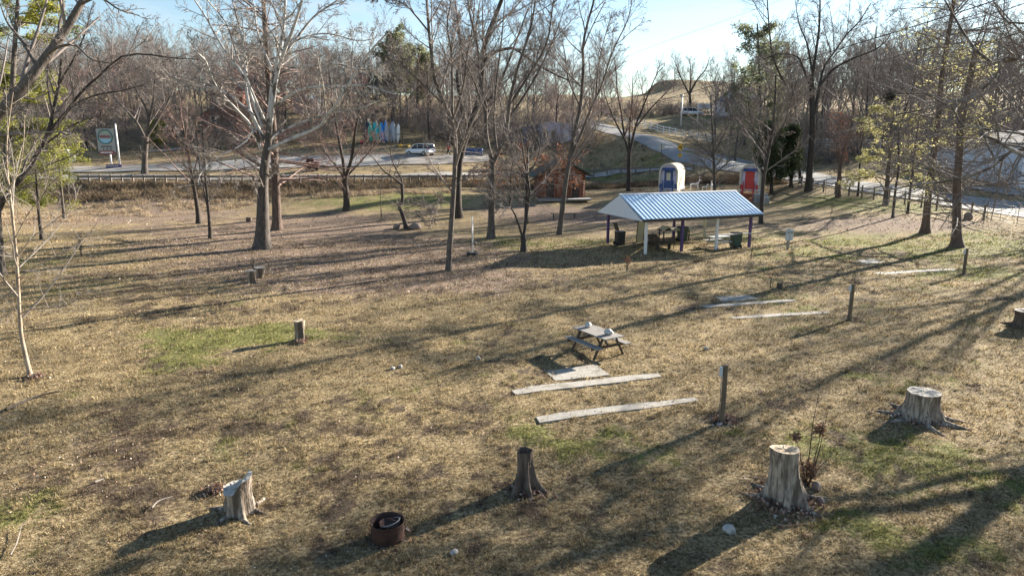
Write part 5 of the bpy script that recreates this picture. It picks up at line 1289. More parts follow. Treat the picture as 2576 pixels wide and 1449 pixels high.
# --- white deer figures
def skin(name, verts, rads, edges, m, parent, sub=2):
    me = bpy.data.meshes.new(name); me.from_pydata([tuple(v) for v in verts], edges, []); o = link(name, me, m, parent)
    s = o.modifiers.new('skin', 'SKIN'); s.use_smooth_shade = True
    for i, r in enumerate(rads):
        sv = me.skin_vertices[0].data[i]; sv.radius = (r, r) if np.isscalar(r) else r
        sv.use_root = (i == 0)
    ss = o.modifiers.new('sub', 'SUBSURF'); ss.levels = sub; ss.render_levels = sub
    return o
def deer(P, rz, s, label, antlers=True):
    root = empty('deer_figure', P, rz, label, 'deer figure'); root.scale = (s, s, s)
    V = [(-.42,0,.80),(0,0,.78),(.38,0,.84),(.52,0,1.02),(.60,0,1.25),(.72,0,1.27),(.84,0,1.20),(-.52,0,.86)]
    R = [.13,.14,.13,.075,.07,.055,.035,.03]; E = [(0,1),(1,2),(2,3),(3,4),(4,5),(5,6),(0,7)]
    for x, k, y, fx, kx in ((.38,2,.08,.62,.50),(.38,2,-.08,.30,.42),(-.42,0,.08,-.52,-.36),(-.42,0,-.08,-.30,-.52)):
        i = len(V); V += [(x,y,.62),(kx,y,.36),(fx,y,.0)]; R += [.065,.035,.025]; E += [(k,i),(i,i+1),(i+1,i+2)]
    i = len(V); V += [(.56,.08,1.36),(.56,-.08,1.36)]; R += [.02,.02]; E += [(4,i),(4,i+1)]
    skin('body', V, R, E, M['white'], root)
    if antlers:
        b = MB()
        for y in (-1, 1):
            b.tube([(.60,y*.04,1.30),(.55,y*.12,1.5),(.60,y*.2,1.72)], .014, 5); b.tube([(.55,y*.12,1.5),(.68,y*.14,1.62)], .012, 5)
        b.build('antlers', M['white'], root)
deer(G(1746,480), 0, 1.0, 'larger white deer figure, walking, on the lawn between the wagons')
deer(G(1772,481), .2, .62, 'small white fawn figure behind the bigger white deer', False)
deer(G(1790,483), 1.4, .95, 'white deer figure seen end-on beside the bushy tree', False)
# --- fences
def post_fence(name, label, bases, h, post, rails, m, thick, rail_h, cat='fence', extra=0):
    Ps = [G(*p) for p in bases]; o = Ps[0].copy(); root = empty(name, o, 0, label, cat)
    for i, P in enumerate(Ps):
        q = P-o; b = MB(); b.box((q[0],q[1],q[2]+h/2-.08), (post,post,h+.16), rot=.3*math.sin(i*2.3)*(.3 if post > .12 else 1)); b.build('post', M[m], root)
    for k, z in enumerate(rails):
        b = MB()
        for a, c in zip(Ps[:-1], Ps[1:]):
            a_, c_ = a-o+[0,0,z], c-o+[0,0,z]; dd = (c_-a_); dd /= np.linalg.norm(dd); off = np.array([dd[1],-dd[0],0])*(post/2+thick/2-.004)
            b.beam(a_+off-dd*.02, c_+off+dd*.02, thick, rail_h)
        b.build('rail', M[m], root)
    return root
def line(pts, us):
    x = [p[0] for p in pts]; y = [p[1] for p in pts]; return [(u, float(np.interp(u, x, y))) for u in us]
gl = [(60,462),(198,462),(700,461.5),(1000,461),(1200,459),(1560,439),(1760,434)]
us = list(np.arange(198, 640, 27.5))+list(np.arange(640, 1215, 23))+list(np.arange(1230, 1560, 33))+list(np.arange(1562, 1762, 36.5))
post_fence('guard_fence', 'long grey guard fence of wooden posts and planks along the top of the bank', line(gl, us), 1.02, .17, (.80,), 'fencewood', .06, .26)
post_fence('rail_fence', 'brown post-and-rail fence between the lawn and the road on the right', [(1962,462),(1988,466),(2016,471),(2043,478),(2071,484),(2100,488),(2135,493),(2167,499),(2197,503),(2235,509),(2275,515),(2317,523),(2355,531),(2402,540),(2442,547),(2474,555)], 1.35, .12, (.55,1.08), 'fencewood', .045, .09)
post_fence('white_fence', 'white three-rail fence along the road up the hill', [(1529,306),(1546,310),(1562,313),(1577,317),(1592,319),(1607,321),(1621,323),(1636,327),(1653,332),(1668,337),(1684,340),(1699,343),(1716,346.5),(1735,350),(1754,353),(1775,357),(1795,361)], 1.45, .14, (.35,.78,1.22), 'white', .05, .14)
post_fence('white_fence', 'short stretch of white rail fence seen through the trees right of the cedars', [(2050,371),(2078,372),(2112,373),(2146,374),(2180,374.5),(2214,375)], 1.45, .14, (.4,.85,1.28), 'white', .05, .13)
def gate(a, c, label, h=1.3, m='steel', name='pipe_gate', bars=5):
    A, B = G(*a), G(*c); d = B-A; L = float(np.linalg.norm(d[:2])); root = empty(name, A, math.atan2(d[1], d[0]), label, 'gate'); dz = d[2]/L
    b = MB(); f = lambda x, z: (x, 0, .12+z+dz*x)
    b.tube([f(.05,0),f(.05,h-.1),f(.12,h),f(L-.12,h),f(L-.05,h-.1),f(L-.05,0),f(.05,0)], .028, 6); b.build('frame', M[m], root)
    for k in range(1, bars):
        b = MB(); b.tube([f(.05,h*k/bars),f(L-.05,h*k/bars)], .02, 6); b.build('bar', M[m], root)
    b = MB(); b.tube([f(L*.5,0),f(L*.5,h)], .022, 6); b.build('upright', M[m], root)
gate((2480,553), (2551,566), 'grey pipe gate nearest the big fence post at the right')
gate((2556,567), (2650,582), 'grey pipe gate running out over the right border')
gate((1487,298), (1508,301), 'small white gate at the top end of the white fence', 1.4, 'white', 'white_gate', 3)
# --- pennants
def pennants(pts, Y, label, n):
    W_ = [pix(u, v, Y) for u, v in pts]; o = W_[0].copy(); root = empty('pennant_string', o, 0, label, 'pennants'); L = smooth_line([w-o for w in W_], 40)
    b = MB(); b.tube(L, .008, 4); b.build('cord', M['white'], root)
    for k in range(n):
        i = 2+int(36*k/n); p = L[i]; q = L[i+1]; d = (q-p)/np.linalg.norm(q-p)*.12
        b = MB(); b.add([p-d, p+d, p+[0,.04*math.sin(k*2.),-.32], p-d+[0,.012,0], p+d+[0,.012,0], p+[0,.04*math.sin(k*2.)+.012,-.32]], [(0,1,2),(5,4,3),(0,3,4,1),(1,4,5,2),(2,5,3,0)]); b.build('pennant', M['pink'], root)
pennants([(1978,452),(1990,456),(2004,454),(2018,447)], 82, 'dense string of pinkish white pennants between the dark trunks left of the broad old tree', 10)
pennants([(2014,458),(2035,457),(2057,461),(2075,463),(2110,465)], 80, 'sparse string of small white pennants crossing the broad old tree trunk', 6)
# --- signs
def sign_pole(b, h, r=.03): b.tube([(0,0,0),(0,0,h)], r, 8)
def warning_sign():
    q = pix(1709,420,99); P = np.array([q[0], q[1], Z(q[0], q[1])]); root = empty('warning_sign', P, 0, 'yellow diamond turn-arrow sign with a small plate under it, by the road', 'road sign')
    zt = pix(1709,361,99)[2]-P[2]; zb = pix(1709,382,99)[2]-P[2]; r = (zt-zb)/2; zc = (zt+zb)/2
    b = MB(); sign_pole(b, zt); b.build('pole', M['steel'], root)
    b = MB(); b.prism([(0,zc-r),(r*.8,zc),(0,zc+r),(-r*.8,zc)], -.05, -.035, 'Y'); pn = b.build('panel', M['yellow'], root)
    b = MB(); b.prism([(.10,zc-.34),(.20,zc-.34),(.20,zc+.10),(-.02,zc+.10),(-.02,zc+.24),(-.26,zc+.05),(-.02,zc-.14),(-.02,zc),(.10,zc)], -.062, -.052, 'Y'); b.build('arrow', M['black'], pn)
    z2 = pix(1709,391,99)[2]-P[2]
    b = MB(); b.box((0,-.045,z2), (.50,.015,.50)); b.build('speed_plate', M['yellow'], root)
    b = MB(); b.box((-.08,-.058,z2+.02),(.035,.008,.28)); b.box((.08,-.058,z2+.02),(.035,.008,.28)); b.build('plate_marks', M['black'], root)
warning_sign()
def stop_back():
    q = pix(1662,420,103); P = np.array([q[0], q[1], Z(q[0], q[1])]); root = empty('octagonal_sign', P, 0, 'octagonal road sign seen from behind on a dark pole by the junction', 'road sign')
    zc = pix(1662,370,103)[2]-P[2]; b = MB(); sign_pole(b, zc+.4, .04); b.build('pole', M['dkwood'], root)
    b = MB(); b.prism([(.42*math.cos(PI/8+k*PI/4), zc+.42*math.sin(PI/8+k*PI/4)) for k in range(8)], .045, .06, 'Y'); b.build('panel', M['canvas'], root)
stop_back()
def billboard():
    Y = 91; A = pix(287,436,Y); B = pix(306,436,Y); P = np.array([(A[0]+B[0])/2, Y, Z((A[0]+B[0])/2, Y)])
    root = empty('billboard', P, math.radians(8), 'tall grey-white shop sign on two white poles with a round emblem and a red strip', 'sign'); S = mpp(P)
    z = lambda v: pix(290, v, Y)[2]-P[2]
    x = lambda u: (u-296)*S
    zt, zb = z(322), z(381)
    for u, t in ((283,zb+.3),(303,z(312))):
        b = MB(); b.tube([(x(u)+.0, .06, -.1),(x(u), .06, t)], .11, 8); b.build('pole', M['white'], root)
    w0, w1 = x(258), x(299)
    b = MB(); b.box(((w0+w1)/2,-.08,(zt+zb)/2-.1), (w1-w0,.10,zt-zb)); pn = b.build('panel', mat('sign_grey', (.36,.37,.35), (.27,.28,.27), .7, 3), root)
    cx = (w0+w1)/2-.05; cz = zt-1.15
    b = MB(); b.tube([(cx+.86*math.cos(t),-.15,cz+.86*math.sin(t)) for t in np.linspace(0,2*PI,33)], .075, 6, False); b.build('emblem_ring', M['teal'], pn)
    b = MB(); b.prism([(cx+.8*math.cos(t), cz+.8*math.sin(t)) for t in np.linspace(PI+.35,2*PI-.35,14)], -.15, -.135, 'Y'); b.build('emblem_water', mat('emblem_blue',(.30,.55,.72),None,.5), pn)
    b = MB(); b.prism([(cx-.5,cz+.72),(cx+.2,cz+.62),(cx+.62,cz+.36),(cx-.1,cz+.46)], -.15, -.135, 'Y'); b.build('emblem_hill', mat('emblem_green',(.30,.50,.36),None,.5), pn)
    b = MB()
    for k in range(7): b.box((cx-.57+.19*k,-.15,cz+.03), (.13,.02,.30 if k % 2 else .26))
    b.build('emblem_word', mat('emblem_red', (.25,.05,.06), None, .7), pn)
    b = MB()
    for k in range(9): b.box((cx-.6+.15*k,-.145,zt-2.38), (.10,.02,.16))
    for k in range(3): b.prism([(cx-.48+.44*k,zt-2.78),(cx-.24+.44*k,zt-2.78),(cx-.36+.44*k,zt-2.56)], -.155, -.135, 'Y')
    b.build('small_marks', M['black'], pn)
    b = MB(); b.prism([(w0+.12,zt-3.4),(w1-.35,zt-3.4),(w1-.08,zt-3.15),(w1-.35,zt-2.9),(w0+.12,zt-2.9)], -.15, -.135, 'Y'); ar = b.build('red_arrow_strip', mat('faded_red', (.28,.06,.06), (.22,.05,.05), .7), pn)
    b = MB()
    for k in range(9): b.box((w0+.32+.165*k,-.16,zt-3.15), (.11,.02,.2))
    b.build('strip_letters', M['white'], ar)
    zt2, zb2 = z(414), z(438)
    b = MB(); b.box((x(290),-.16,(zt2+zb2)/2), (x(307)-x(270),.08,zt2-zb2)); p2 = b.build('purple_panel', M['purple'], root)
    b = MB()
    for r_ in range(4):
        for k in range(6): b.box((x(274)+.26*k+.05*(r_%2),-.21,zt2-.2-.28*r_), (.17,.02,.10))
    b.build('panel_lettering', M['white'], p2)
billboard()
def mailbox():
    P = G(176,408); root = empty('mailbox_post', P, 0, 'white post with boxes by the lane at the far left', 'mailbox')
    b = MB(); b.box((0,0,.7),(.14,.14,1.5)); b.build('post', M['white'], root); b = MB(); b.box((-.15,0,1.55),(.45,.6,.4)); b.build('box', M['white'], root, bevel=.05); b = MB(); b.box((.55,0,.55),(.5,.2,.9)); b.build('newspaper_box', M['white'], root, bevel=.03)
mailbox()
# --- light pole, power cables
def light_pole():
    P = G(1713,318); h = top_z(1714, 236, P); root = empty('light_pole', P, 0, 'tall pale pole beside the white car on the hill', 'pole')
    b = MB(); b.tube([(0,0,0),(0,0,h)], [.16,.10], 10); b.build('pole', M['white'], root); b = MB(); b.box((.0,0,h-.6),(.7,.12,.12)); b.lathe([(.0,.0),(.18,0),(.12,.3),(0,.34)],12,(-.3,0,h-.5)); b.build('lamp_head', M['steel'], root)
light_pole()
def cable(pts, r, label):
    W_ = [pix(u, v, Y) for u, v, Y in pts]; o = W_[0].copy(); L = smooth_line([w-o for w in W_], 60); b = MB(); b.tube(L, r, 6)
    tag(b.build('power_cable', M['cable'], None, o), label, 'cable', 'overhead cables')
cable([(1400,315,150),(1550,283,135),(1650,245+12,125),(1752,228,112),(1932,180,92),(2065,138,80),(2251,82,66),(2396,37,57),(2509,0,51),(2700,-70,42)], .045, 'thick black cable rising from the middle to the upper right corner')
cable([(1560,150,150),(1637,119,140),(1932,13,110),(2050,-35,100)], .018, 'very thin cable high in the sky, right of centre')
cable([(2100,150,110),(2330,72,92),(2480,25,80),(2600,-15,74)], .018, 'thin cable above the thick one near the right border')
cable([(2396,60,57),(2480,40,52),(2576,10,47),(2650,-20,44)], .03, 'second dark cable close under the thick one at the upper right')
# --- cars
def car(P, rz, label, col, L=4.6, W_=1.85, H_=1.72):
    root = empty('parked_car', P, rz, label, 'car'); hl = L/2
    # sections along the length: x, half width, z low, z high
    def loft(secs, n=16, name='body', m=None, p=root, k=4.):
        vs = []
        for x, hw, z0, z1 in secs:
            for j in range(n):
                a = 2*PI*j/n+PI/n; c, s = math.cos(a), math.sin(a)
                vs.append((x, hw*abs(c)**(2/k)*np.sign(c), (z0+z1)/2+(z1-z0)/2*abs(s)**(2/k)*np.sign(s)))
        N_ = len(secs); b = MB()
        b.add(vs, [(i*n+j, i*n+(j+1)%n, (i+1)*n+(j+1)%n, (i+1)*n+j) for i in range(N_-1) for j in range(n)], True)
        b.add(vs[:n], [tuple(range(n))]); b.add(vs[-n:], [tuple(range(n))]); return b.build(name, m, p)
    w = W_/2
    loft([(-hl,w*.86,.42,.92),(-hl+.10,w*.95,.32,1.02),(-hl+.5,w,.26,1.06),(-.5,w,.24,1.04),(.7,w,.24,1.02),(1.1,w*.99,.26,1.00),(hl-.5,w*.96,.28,.94),(hl-.12,w*.88,.34,.82),(hl,w*.74,.42,.70)], name='body', m=M[col])
    loft([(-hl+.12,w*.78,.98,1.20),(-hl+.35,w*.83,.96,H_-.07),(-hl+.9,w*.84,.96,H_-.045),(-.1,w*.84,.96,H_-.04),(.45,w*.82,.96,H_-.12),(1.25,w*.78,.94,1.05)], name='windows', m=M['glass'])
    loft([(-hl+.22,w*.74,H_-.16,H_-.08),(-hl+.5,w*.80,H_-.10,H_),(-.1,w*.80,H_-.09,H_),(.40,w*.76,H_-.16,H_-.07)], name='roof', m=M[col])
    b = MB()
    for s in (-1, 1):
        for xa, za, xb, zb in ((-hl+.2,1.0,-hl+.42,H_-.08),(-hl+1.0,1.0,-hl+1.05,H_-.08),(-.15,1.0,-.15,H_-.06),(1.28,1.0,.45,H_-.10)): b.beam((xa,s*w*.845,za),(xb,s*w*.82,zb),.03,.07)
    b.build('pillars', M[col], root)
    for s in (-1, 1):
        for x in (-hl+.88, hl-.92):
            wh = empty('wheel', (x, s*(w-.09), .34)); wh.parent = root
            b = MB(); b.tube([(0,-.11,0),(0,-.09,0),(0,.09,0),(0,.11,0)], [.30,.34,.34,.30], 22); b.build('tyre', M['tyre'], wh)
            b = MB(); b.tube([(0,-.12,0),(0,.12,0)], .21, 16); b.build('rim', M['steel'], wh)
        b = MB(); b.box((-hl+.12, s*w*.80, .93), (.16,.20,.20)); b.build('tail_light', M['red'], root)
        b = MB(); b.box((hl-.16, s*w*.68, .74), (.16,.28,.13)); b.build('headlight', M['meter'], root)
        b = MB(); b.box((.95, s*(w+.09), 1.05), (.16,.16,.13)); b.build('side_mirror', M[col], root)
    b = MB(); b.box((-hl-.01,0,.80),(.03,.52,.13)); b.build('number_plate', M['meter'], root)
    b = MB(); b.box((-hl+.02,0,.46),(.10,W_*.8,.16)); b.build('bumper', M['black'], root); b = MB(); b.box((hl-.04,0,.40),(.10,W_*.68,.16)); b.build('bumper', M['black'], root)
P = G(1056,392); P[1] += .6; car(P, math.radians(146), 'white car parked at the back edge of the gravel lot, seen from behind', 'carwhite')
P = G(1741,292); P[1] += .5; car(P, math.radians(8), 'white car parked on the grass up the hill, seen from its side', 'carwhite', 4.8)
# --- person walking on the gravel lot
def walker():
    P = G(1128,392); root = empty('person', P, math.radians(20), 'person walking in a red top, dark trousers and a light hat beside the gravel lot', 'person')
    V = [(0,0,.92),(0,0,1.05),(0,0,1.25),(0,0,1.42),(0,0,1.50),(0,0,1.62),
         (0,-.10,.86),(.16,-.11,.48),(.20,-.11,.08),(.32,-.11,.04),(0,.10,.86),(-.08,.11,.48),(-.30,.11,.12),(-.20,.11,.05),
         (0,-.19,1.40),(-.05,-.25,1.12),(.08,-.27,.90),(.12,-.27,.80),(0,.19,1.40),(.10,.25,1.14),(.26,.26,.98),(.32,.26,.90)]
    R = [.14,.13,.15,.10,.055,.10,.10,.07,.045,.035,.10,.07,.045,.035,.06,.045,.035,.035,.06,.045,.035,.035]
    E = [(0,1),(1,2),(2,3),(3,4),(4,5),(0,6),(6,7),(7,8),(8,9),(0,10),(10,11),(11,12),(12,13),(3,14),(14,15),(15,16),(16,17),(3,18),(18,19),(19,20),(20,21)]
    skin('body', V, R, E, mat('skin', (.45,.29,.22), None, .6), root)
    skin('red_top', [(0,0,.88),(0,0,1.05),(0,0,1.25),(0,0,1.42),(0,-.19,1.40),(-.05,-.25,1.12),(.06,-.27,.94),(0,.19,1.40),(.10,.25,1.14),(.24,.26,1.0)], [.165,.155,.17,.12,.08,.062,.05,.08,.062,.05], [(0,1),(1,2),(2,3),(3,4),(4,5),(5,6),(3,7),(7,8),(8,9)], M['red'], root)
    skin('trousers', [(0,0,.92),(0,-.10,.84),(.16,-.11,.48),(.20,-.11,.12),(0,.10,.84),(-.08,.11,.48),(-.29,.11,.15)], [.155,.115,.085,.06,.115,.085,.06], [(0,1),(1,2),(2,3),(0,4),(4,5),(5,6)], M['black'], root)
    b = MB(); b.lathe([(.0,.14),(.09,.11),(.115,.03),(.17,.01),(.17,0),(.10,0)], 16, (0,0,1.66)); b.build('hat', M['lilac'], root)
    b = MB(); b.box((.105,0,1.60),(.03,.025,.04)); b.box((.1,0,1.555),(.02,.05,.012)); b.build('face', mat('skin_face', (.5,.33,.26), None, .6), root)
walker()
def blue_rack():
    P = G(1187,391); root = empty('blue_rack', P, .05, 'row of blue barrels on a pale kerb right of the walking person', 'barrels')
    for k in range(5):
        b = MB(); b.lathe([(0,0),(.26,0),(.28,.1),(.27,.45),(.28,.8),(.26,.9),(0,.9)], 16, (-1.0+k*.6,0,.1)); b.build('barrel', M['blue'], root)
    b = MB(); b.box((.2,-.4,.08),(3.8,.18,.2)); b.build('kerb', M['concrete'], root)
blue_rack()
# --- kayak rack
KM = {'kteal': mat('kayak_teal',(.02,.42,.45),None,.4), 'kgreen': mat('kayak_green',(.06,.34,.25),None,.4), 'kblue': mat('kayak_blue',(.02,.22,.62),None,.4), 'kgrey': mat('kayak_grey',(.34,.37,.42),None,.5), 'kdark': mat('kayak_dark',(.02,.03,.05),None,.4), 'kred': mat('kayak_red',(.62,.05,.06),None,.4), 'kyel': mat('kayak_yellow',(.75,.42,.03),None,.4)}
M.update(KM)
def kayak(P, L, m, label, rot, group, wd=.36):
    root = empty('kayak', P, 0, label, 'kayak', group); root.rotation_euler = rot
    n = 17; secs = []
    b = MB(); vs = []; K = 15
    for i in range(K):
        t = i/(K-1)*2-1; w = wd*(1-abs(t)**2.4)+.012; hgt = .17*(1-abs(t)**4)+.02; rock_ = .12*abs(t)**3
        for j in range(12):
            a = 2*PI*j/12; c, s = math.cos(a), math.sin(a); vs.append((w*c, s*hgt*(1 if s < 0 else .65)+rock_, L/2+t*L/2))
    b.add(vs, [(i*12+j, i*12+(j+1)%12, (i+1)*12+(j+1)%12, (i+1)*12+j) for i in range(K-1) for j in range(12)], True); b.add(vs[:12], [tuple(range(12))]); b.add(vs[-12:], [tuple(range(12))])
    b.build('hull', M[m], root)
    b = MB(); b.tube([(.2*math.cos(t), .125, L*.52+.42*math.sin(t)) for t in np.linspace(0,2*PI,20)], .025, 6, False); b.build('cockpit_rim', M['black'], root)
def kayak_place():
    Y0 = 113; zk = lambda x, y: Z(x, y)
    ds = ['black upright kayak at the left end of the leaning row','dark slim upright kayak, second from the left of the leaning row','green upright kayak third from the left of the leaning row','teal upright kayak in the left half of the leaning row','white-edged teal kayak next to the left teal one','blue upright kayak left of the middle of the leaning row','bright blue upright kayak, tallest in the middle of the row','dark blue upright kayak right of the tallest one','grey upright kayak right of the blue ones','second grey upright kayak in the right half of the row','pale grey upright kayak near the right end of the row','white upright kayak at the right end of the leaning row']
    cm = ['kdark','kdark','kgreen','kteal','kteal','kteal','kblue','kblue','kgrey','kgrey','kgrey','white']
    us_ = [921,928,933,941,948,956,962,969,976,984,992,1000]
    for k, (u, c, d) in enumerate(zip(us_, cm, ds)):
        q = pix(u, 350, Y0+.3*(k%2)); kayak((q[0], q[1], zk(q[0], q[1])+.1), 3.4+.25*math.sin(k*2.1), c, d, (-.12+.05*(k%3), .06*math.sin(k*3), .3*math.sin(k)), 'kayaks standing on end against the rack', .36)
    a = pix(914,350,Y0+.9); b_ = pix(1005,350,Y0+.9); o = np.array([a[0],a[1],Z(a[0],a[1])]); root = empty('kayak_rack', o, 0, 'dark timber rack that the upright kayaks lean on', 'rack')
    W_ = b_[0]-a[0]; b = MB(); b.box((W_/2,0,1.9),(W_,.12,.16)); b.box((W_/2,0,.9),(W_,.12,.16)); b.build('rail', M['dkwood'], root)
    for k in range(4):
        b = MB(); b.box((W_*k/3,0,1.0),(.16,.16,2.4)); b.build('post', M['dkwood'], root)
    for k, (u, v, c, d) in enumerate(((943,358,'kred','red kayak with its end towards the viewer on the low rack'),(960,359,'kyel','orange-yellow kayak with its end towards the viewer on the low rack'),(1006,369,'kyel','yellow kayak lying low near the cross-shaped post'),(1027,369,'kyel','yellow kayak lying between cross-shaped post and white car'),(908,360,'kred','faded red kayak lying left of the upright kayaks'))):
        P = G(u, v+3); P[2] += .75 if k < 2 else .25; kayak(P, 3.2, c, d, (-PI/2+.06, 0, .1), 'kayaks lying on low racks', .42)
    P = G(951,366); root = empty('low_rack', P, 0, 'low dark rack carrying the red and orange-yellow kayaks', 'rack')
    for k in (-1, 1):
        b = MB(); b.box((k*.9,.6,.3),(.12,.12,.8)); b.box((k*.9,2.2,.3),(.12,.12,.8)); b.build('leg', M['dkwood'], root)
    b = MB(); b.box((0,.6,.62),(2.1,.12,.1)); b.box((0,2.2,.62),(2.1,.12,.1)); b.build('bearer', M['dkwood'], root)
    P = G(1013,368); h = top_z(1013, 326, P); root = empty('cross_post', P, 0, 'dark cross-shaped post right of the kayaks', 'post')
    b = MB(); b.box((0,0,h/2),(.17,.17,h)); b.build('upright', M['dkwood'], root); b = MB(); b.box((.1,-.1,h*.70),(1.9,.08,.12)); b.build('crossbar', M['dkwood'], root)
kayak_place()
def red_cart():
    P = G(786,430); root = empty('red_cart', P, .2, 'dark red low cart standing behind the guard fence near the forked tree', 'cart')
    b = MB(); b.box((0,0,.75),(1.6,.9,.8), taper=1.1); b.build('body', mat('dark_red', (.14,.02,.02), (.09,.015,.015), .6), root, bevel=.03); b = MB(); b.box((-.2,.1,1.35),(1.0,.7,.4), taper=.8); b.build('cover', M['rust'], root)
    for s in (-1, 1):
        b = MB(); b.tube([(s*.5,-.5,.3),(s*.5,.5,.3)], .3, 16); b.build('wheel', M['tyre'], root)
red_cart()
# --- houses
def house(name, label, P, rz, w, d, eh, ph, wall, roof, windows=(), door=None, porch=False, over=.35, cat='house'):
    root = empty(name, P, rz, label, cat)
    b = MB(); b.box((0,0,eh/2-.4), (w,d,eh+.8)); wl = b.build('wall', M[wall], root)
    for y in (-d/2, d/2):
        b = MB(); b.prism([(-w/2,eh),(w/2,eh),(0,ph-.02)], y-.06*(1 if y < 0 else -1)-.05, y-.06*(1 if y < 0 else -1)+.05, 'Y'); b.build('gable', M[wall], root)
    k = (ph-eh)/(w/2)
    for s in (-1, 1):
        b = MB(); e = s*(w/2+over); b.prism([(0,ph+.12),(e,ph+.12-k*(w/2+over)),(e,ph-k*(w/2+over)),(0,ph)], -d/2-over, d/2+over, 'Y'); b.build('roof', M[roof], root)
    for (x, z, ww, hh) in windows:
        b = MB()
        b.box((x,-d/2-.03,z+hh/2+.05),(ww+.2,.08,.1)); b.box((x,-d/2-.03,z-hh/2-.05),(ww+.2,.08,.1)); b.box((x-ww/2-.05,-d/2-.03,z),(.1,.08,hh)); b.box((x+ww/2+.05,-d/2-.03,z),(.1,.08,hh))
        f = b.build('window', M['white'], root); b = MB(); b.box((x,-d/2-.01,z),(ww,.04,hh)); b.build('pane', M['glass'], f)
    if door:
        b = MB(); b.box((door[0],-d/2-.03,door[1]+1.0),(.95,.08,2.05)); b.build('door', M[door[2]], root)
    if porch:
        b = MB(); b.box((0,-d/2-1.1,.1),(w,2.0,.3)); b.build('porch_floor', M['greywood'], root)
        b = MB(); b.prism([(-d/2+.05,eh+.05),(-d/2-2.3,eh-.5),(-d/2-2.3,eh-.62),(-d/2+.05,eh-.1)], -w/2-.2, w/2+.2, 'X'); b.build('porch_roof', M[roof], root)
        for x in np.linspace(-w/2+.2, w/2-.2, 5):
            b = MB(); b.box((x,-d/2-2.0,eh/2-.15),(.16,.16,eh-.6)); b.build('porch_post', M['white'], root)
    return root
def at(u, Y, dz=0): q = pix(u, 350, Y); return (q[0], q[1], Z(q[0], q[1])+dz)
house('house', 'white house with porch among the trees up the hill on the right', at(1846,150), math.radians(-8), 8, 8, 3.6, 6.6, 'siding', 'roof_grey', [(0,4.6,.8,1.0),(-2.4,1.6,.9,1.3),(2.4,1.6,.9,1.3)], (0,.1,'dkwood'), True)
house('house', 'lilac-white low house with three windows behind the log cabin', at(1388,122,-.6), math.radians(-6), 9.5, 7, 2.7, 3.6, 'lilac', 'siding', [(-2.2,1.6,.7,1.3),(-.9,1.6,.7,1.3),(.4,1.6,.7,1.3)], (2.6,.1,'white'))
house('cabin', 'building with a teal roof and brown-red walls behind the big sycamore', at(563,130,.3), math.radians(24), 6.6, 9, 2.2, 4.3, 'brick', 'teal', [(-1.5,1.3,.8,.9),(1.5,1.3,.8,.9)], (0,0,'dkwood'), cat='building')
house('brick_house', 'orange brick gable showing above the teal roof', at(600,150,2.5), math.radians(4), 5, 7, 3.0, 5.2, 'brick', 'roof_grey', [(0,2.0,.8,1.0)], cat='building')
house('shed', 'pale blue metal shed glimpsed through branches right of the big sycamore', at(782,160,.5), math.radians(-20), 4.8, 4.5, 2.2, 3.3, 'meter', 'roofmetal', [(1.0,1.3,.5,.5)], cat='building')
house('barn', 'large white building cut by the right border beyond the road', at(2610,86,-.2), math.radians(6), 12, 10, 4.6, 6.0, 'white_cool', 'roof_grey', [], None, cat='building')
house('shed', 'low shed with a rusty brown roof beside the large white building', at(2438,96,-.2), math.radians(16), 8.5, 6, 2.8, 4.2, 'siding', 'rust', [(-2,1.4,.8,.9)], cat='building')
def sign_board():
    q = pix(1772,300,136); P = np.array([q[0], q[1], Z(q[0], q[1])]); z = pix(1772,268,136)[2]-P[2]; root = empty('board_sign', P, 0, 'pale board sign on posts in front of the white house', 'sign')
    b = MB(); b.box((0,0,z),(2.9,.08,1.0)); pn = b.build('panel', M['siding'], root)
    b = MB()
    for k in range(11): b.box((-1.15+.23*k,-.05,z+.15),(.14,.02,.20)); 
    for k in range(8): b.box((-.8+.23*k,-.05,z-.2),(.14,.02,.16))
    b.build('lettering', M['steel'], pn)
    for s in (-1, 1):
        b = MB(); b.box((s*1.3,.06,z/2),(.12,.06,z+.8)); b.build('post', M['white'], root)
sign_board()
# bird nest in the sycamore on the right
q = pix(2240,244,28); rng = np.random.default_rng(8); n = 260
A_ = rng.normal(0, .085, (n,3)); B_ = A_+rng.normal(0, .10, (n,3)); v, f = tube_batch(np.stack([A_,(A_+B_)/2+rng.normal(0,.03,(n,3)),B_],1), np.full((n,3),.007), 3)
tag(link('bird_nest', raw_mesh('bird_nest', v, f), M['bark_dark'], None, q), 'dark ball of twigs hanging on the tip of a pale bough at the upper right', 'nest')
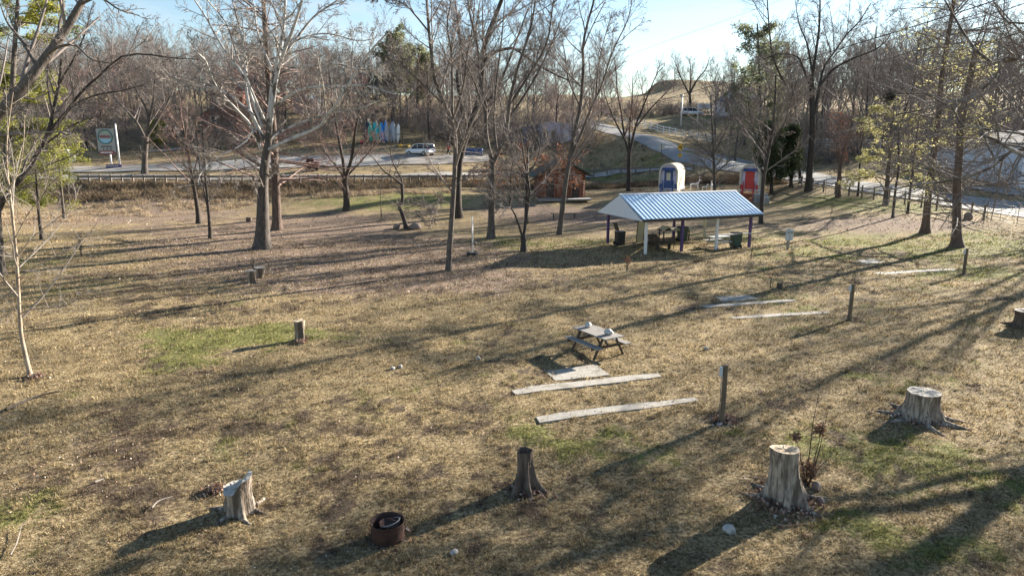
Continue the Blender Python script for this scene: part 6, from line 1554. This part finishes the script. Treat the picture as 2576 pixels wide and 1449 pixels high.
# --- brush: shrubs and saplings nobody could count along the wood edge
def thicket(name, label, n, regions, hgt, seed, m='far_twig', minr=.016, stems=9):
    rng = np.random.default_rng(seed); base = []
    for w_, (x0, x1, y0, y1), ok in regions:
        k = int(n*w_); x = rng.uniform(x0, x1, k*3); y = rng.uniform(y0, y1, k*3); s = ok(x, y); base.append(np.stack([x[s], y[s]], 1)[:k])
    B_ = np.concatenate(base); z = H(B_[:,0], B_[:,1]); C = np.column_stack([B_, z]); C = np.repeat(C, stems, 0)+rng.normal(0, .25, (len(B_)*stems, 3))*[1,1,0]
    hh = hgt*rng.uniform(.45, 1.2, len(C)); d = rng.normal(0, .35, (len(C), 3)); d[:,2] = 1; K = 5; Q = np.empty((len(C), K, 3)); Q[:,0] = C
    for k in range(1, K): d += rng.normal(0, .15, d.shape); Q[:,k] = Q[:,k-1]+d/np.linalg.norm(d, axis=1, keepdims=True)*(hh/(K-1))[:,None]
    R = np.tile(np.linspace(1.6*minr, .8*minr, K), (len(C), 1)); c1, r1 = spawn(Q, R, 6, rng, t0=.15, lr=.5, ang=42, K=4, minr=minr*.8); c2, r2 = spawn(c1, r1, 2, rng, t0=.3, lr=.5, ang=42, K=3, minr=minr*.7)
    v, f = join([tube_batch(Q, R, 3), tube_batch(c1, r1, 3), tube_batch(c2, r2, 3)])
    tag(link(name, raw_mesh(name, v, f, smooth=True), M[m]), label, 'brush', kind='stuff')
thicket('brush', 'grey-brown leafless brush filling the wood edge behind the gravel lot', 560, [(.55,(-95,12),lambda *a: None)][:0]+[(.5,(-100,-32,106,150),lambda x, y: np.abs(x) < y*.8),(.3,(-32,-4,116,150),lambda x, y: (x < -28)|(x > -15)|(y > 124)),(.2,(-4,14,112,140),lambda x, y: x > -3)], 3.6, 51)
thicket('brush', 'leafless brush between the road and the wood on the right', 420, [(1.,(34,105,100,135),lambda x, y: (x > y*.36)&(x < y*.85))], 3.4, 52)
thicket('brush', 'low brush lining the open field up the hill', 160, [(.5,(18,42,150,160),lambda x, y: x > -99),(.5,(10,60,180,186),lambda x, y: x > -99)], 2.2, 53, 'twig')
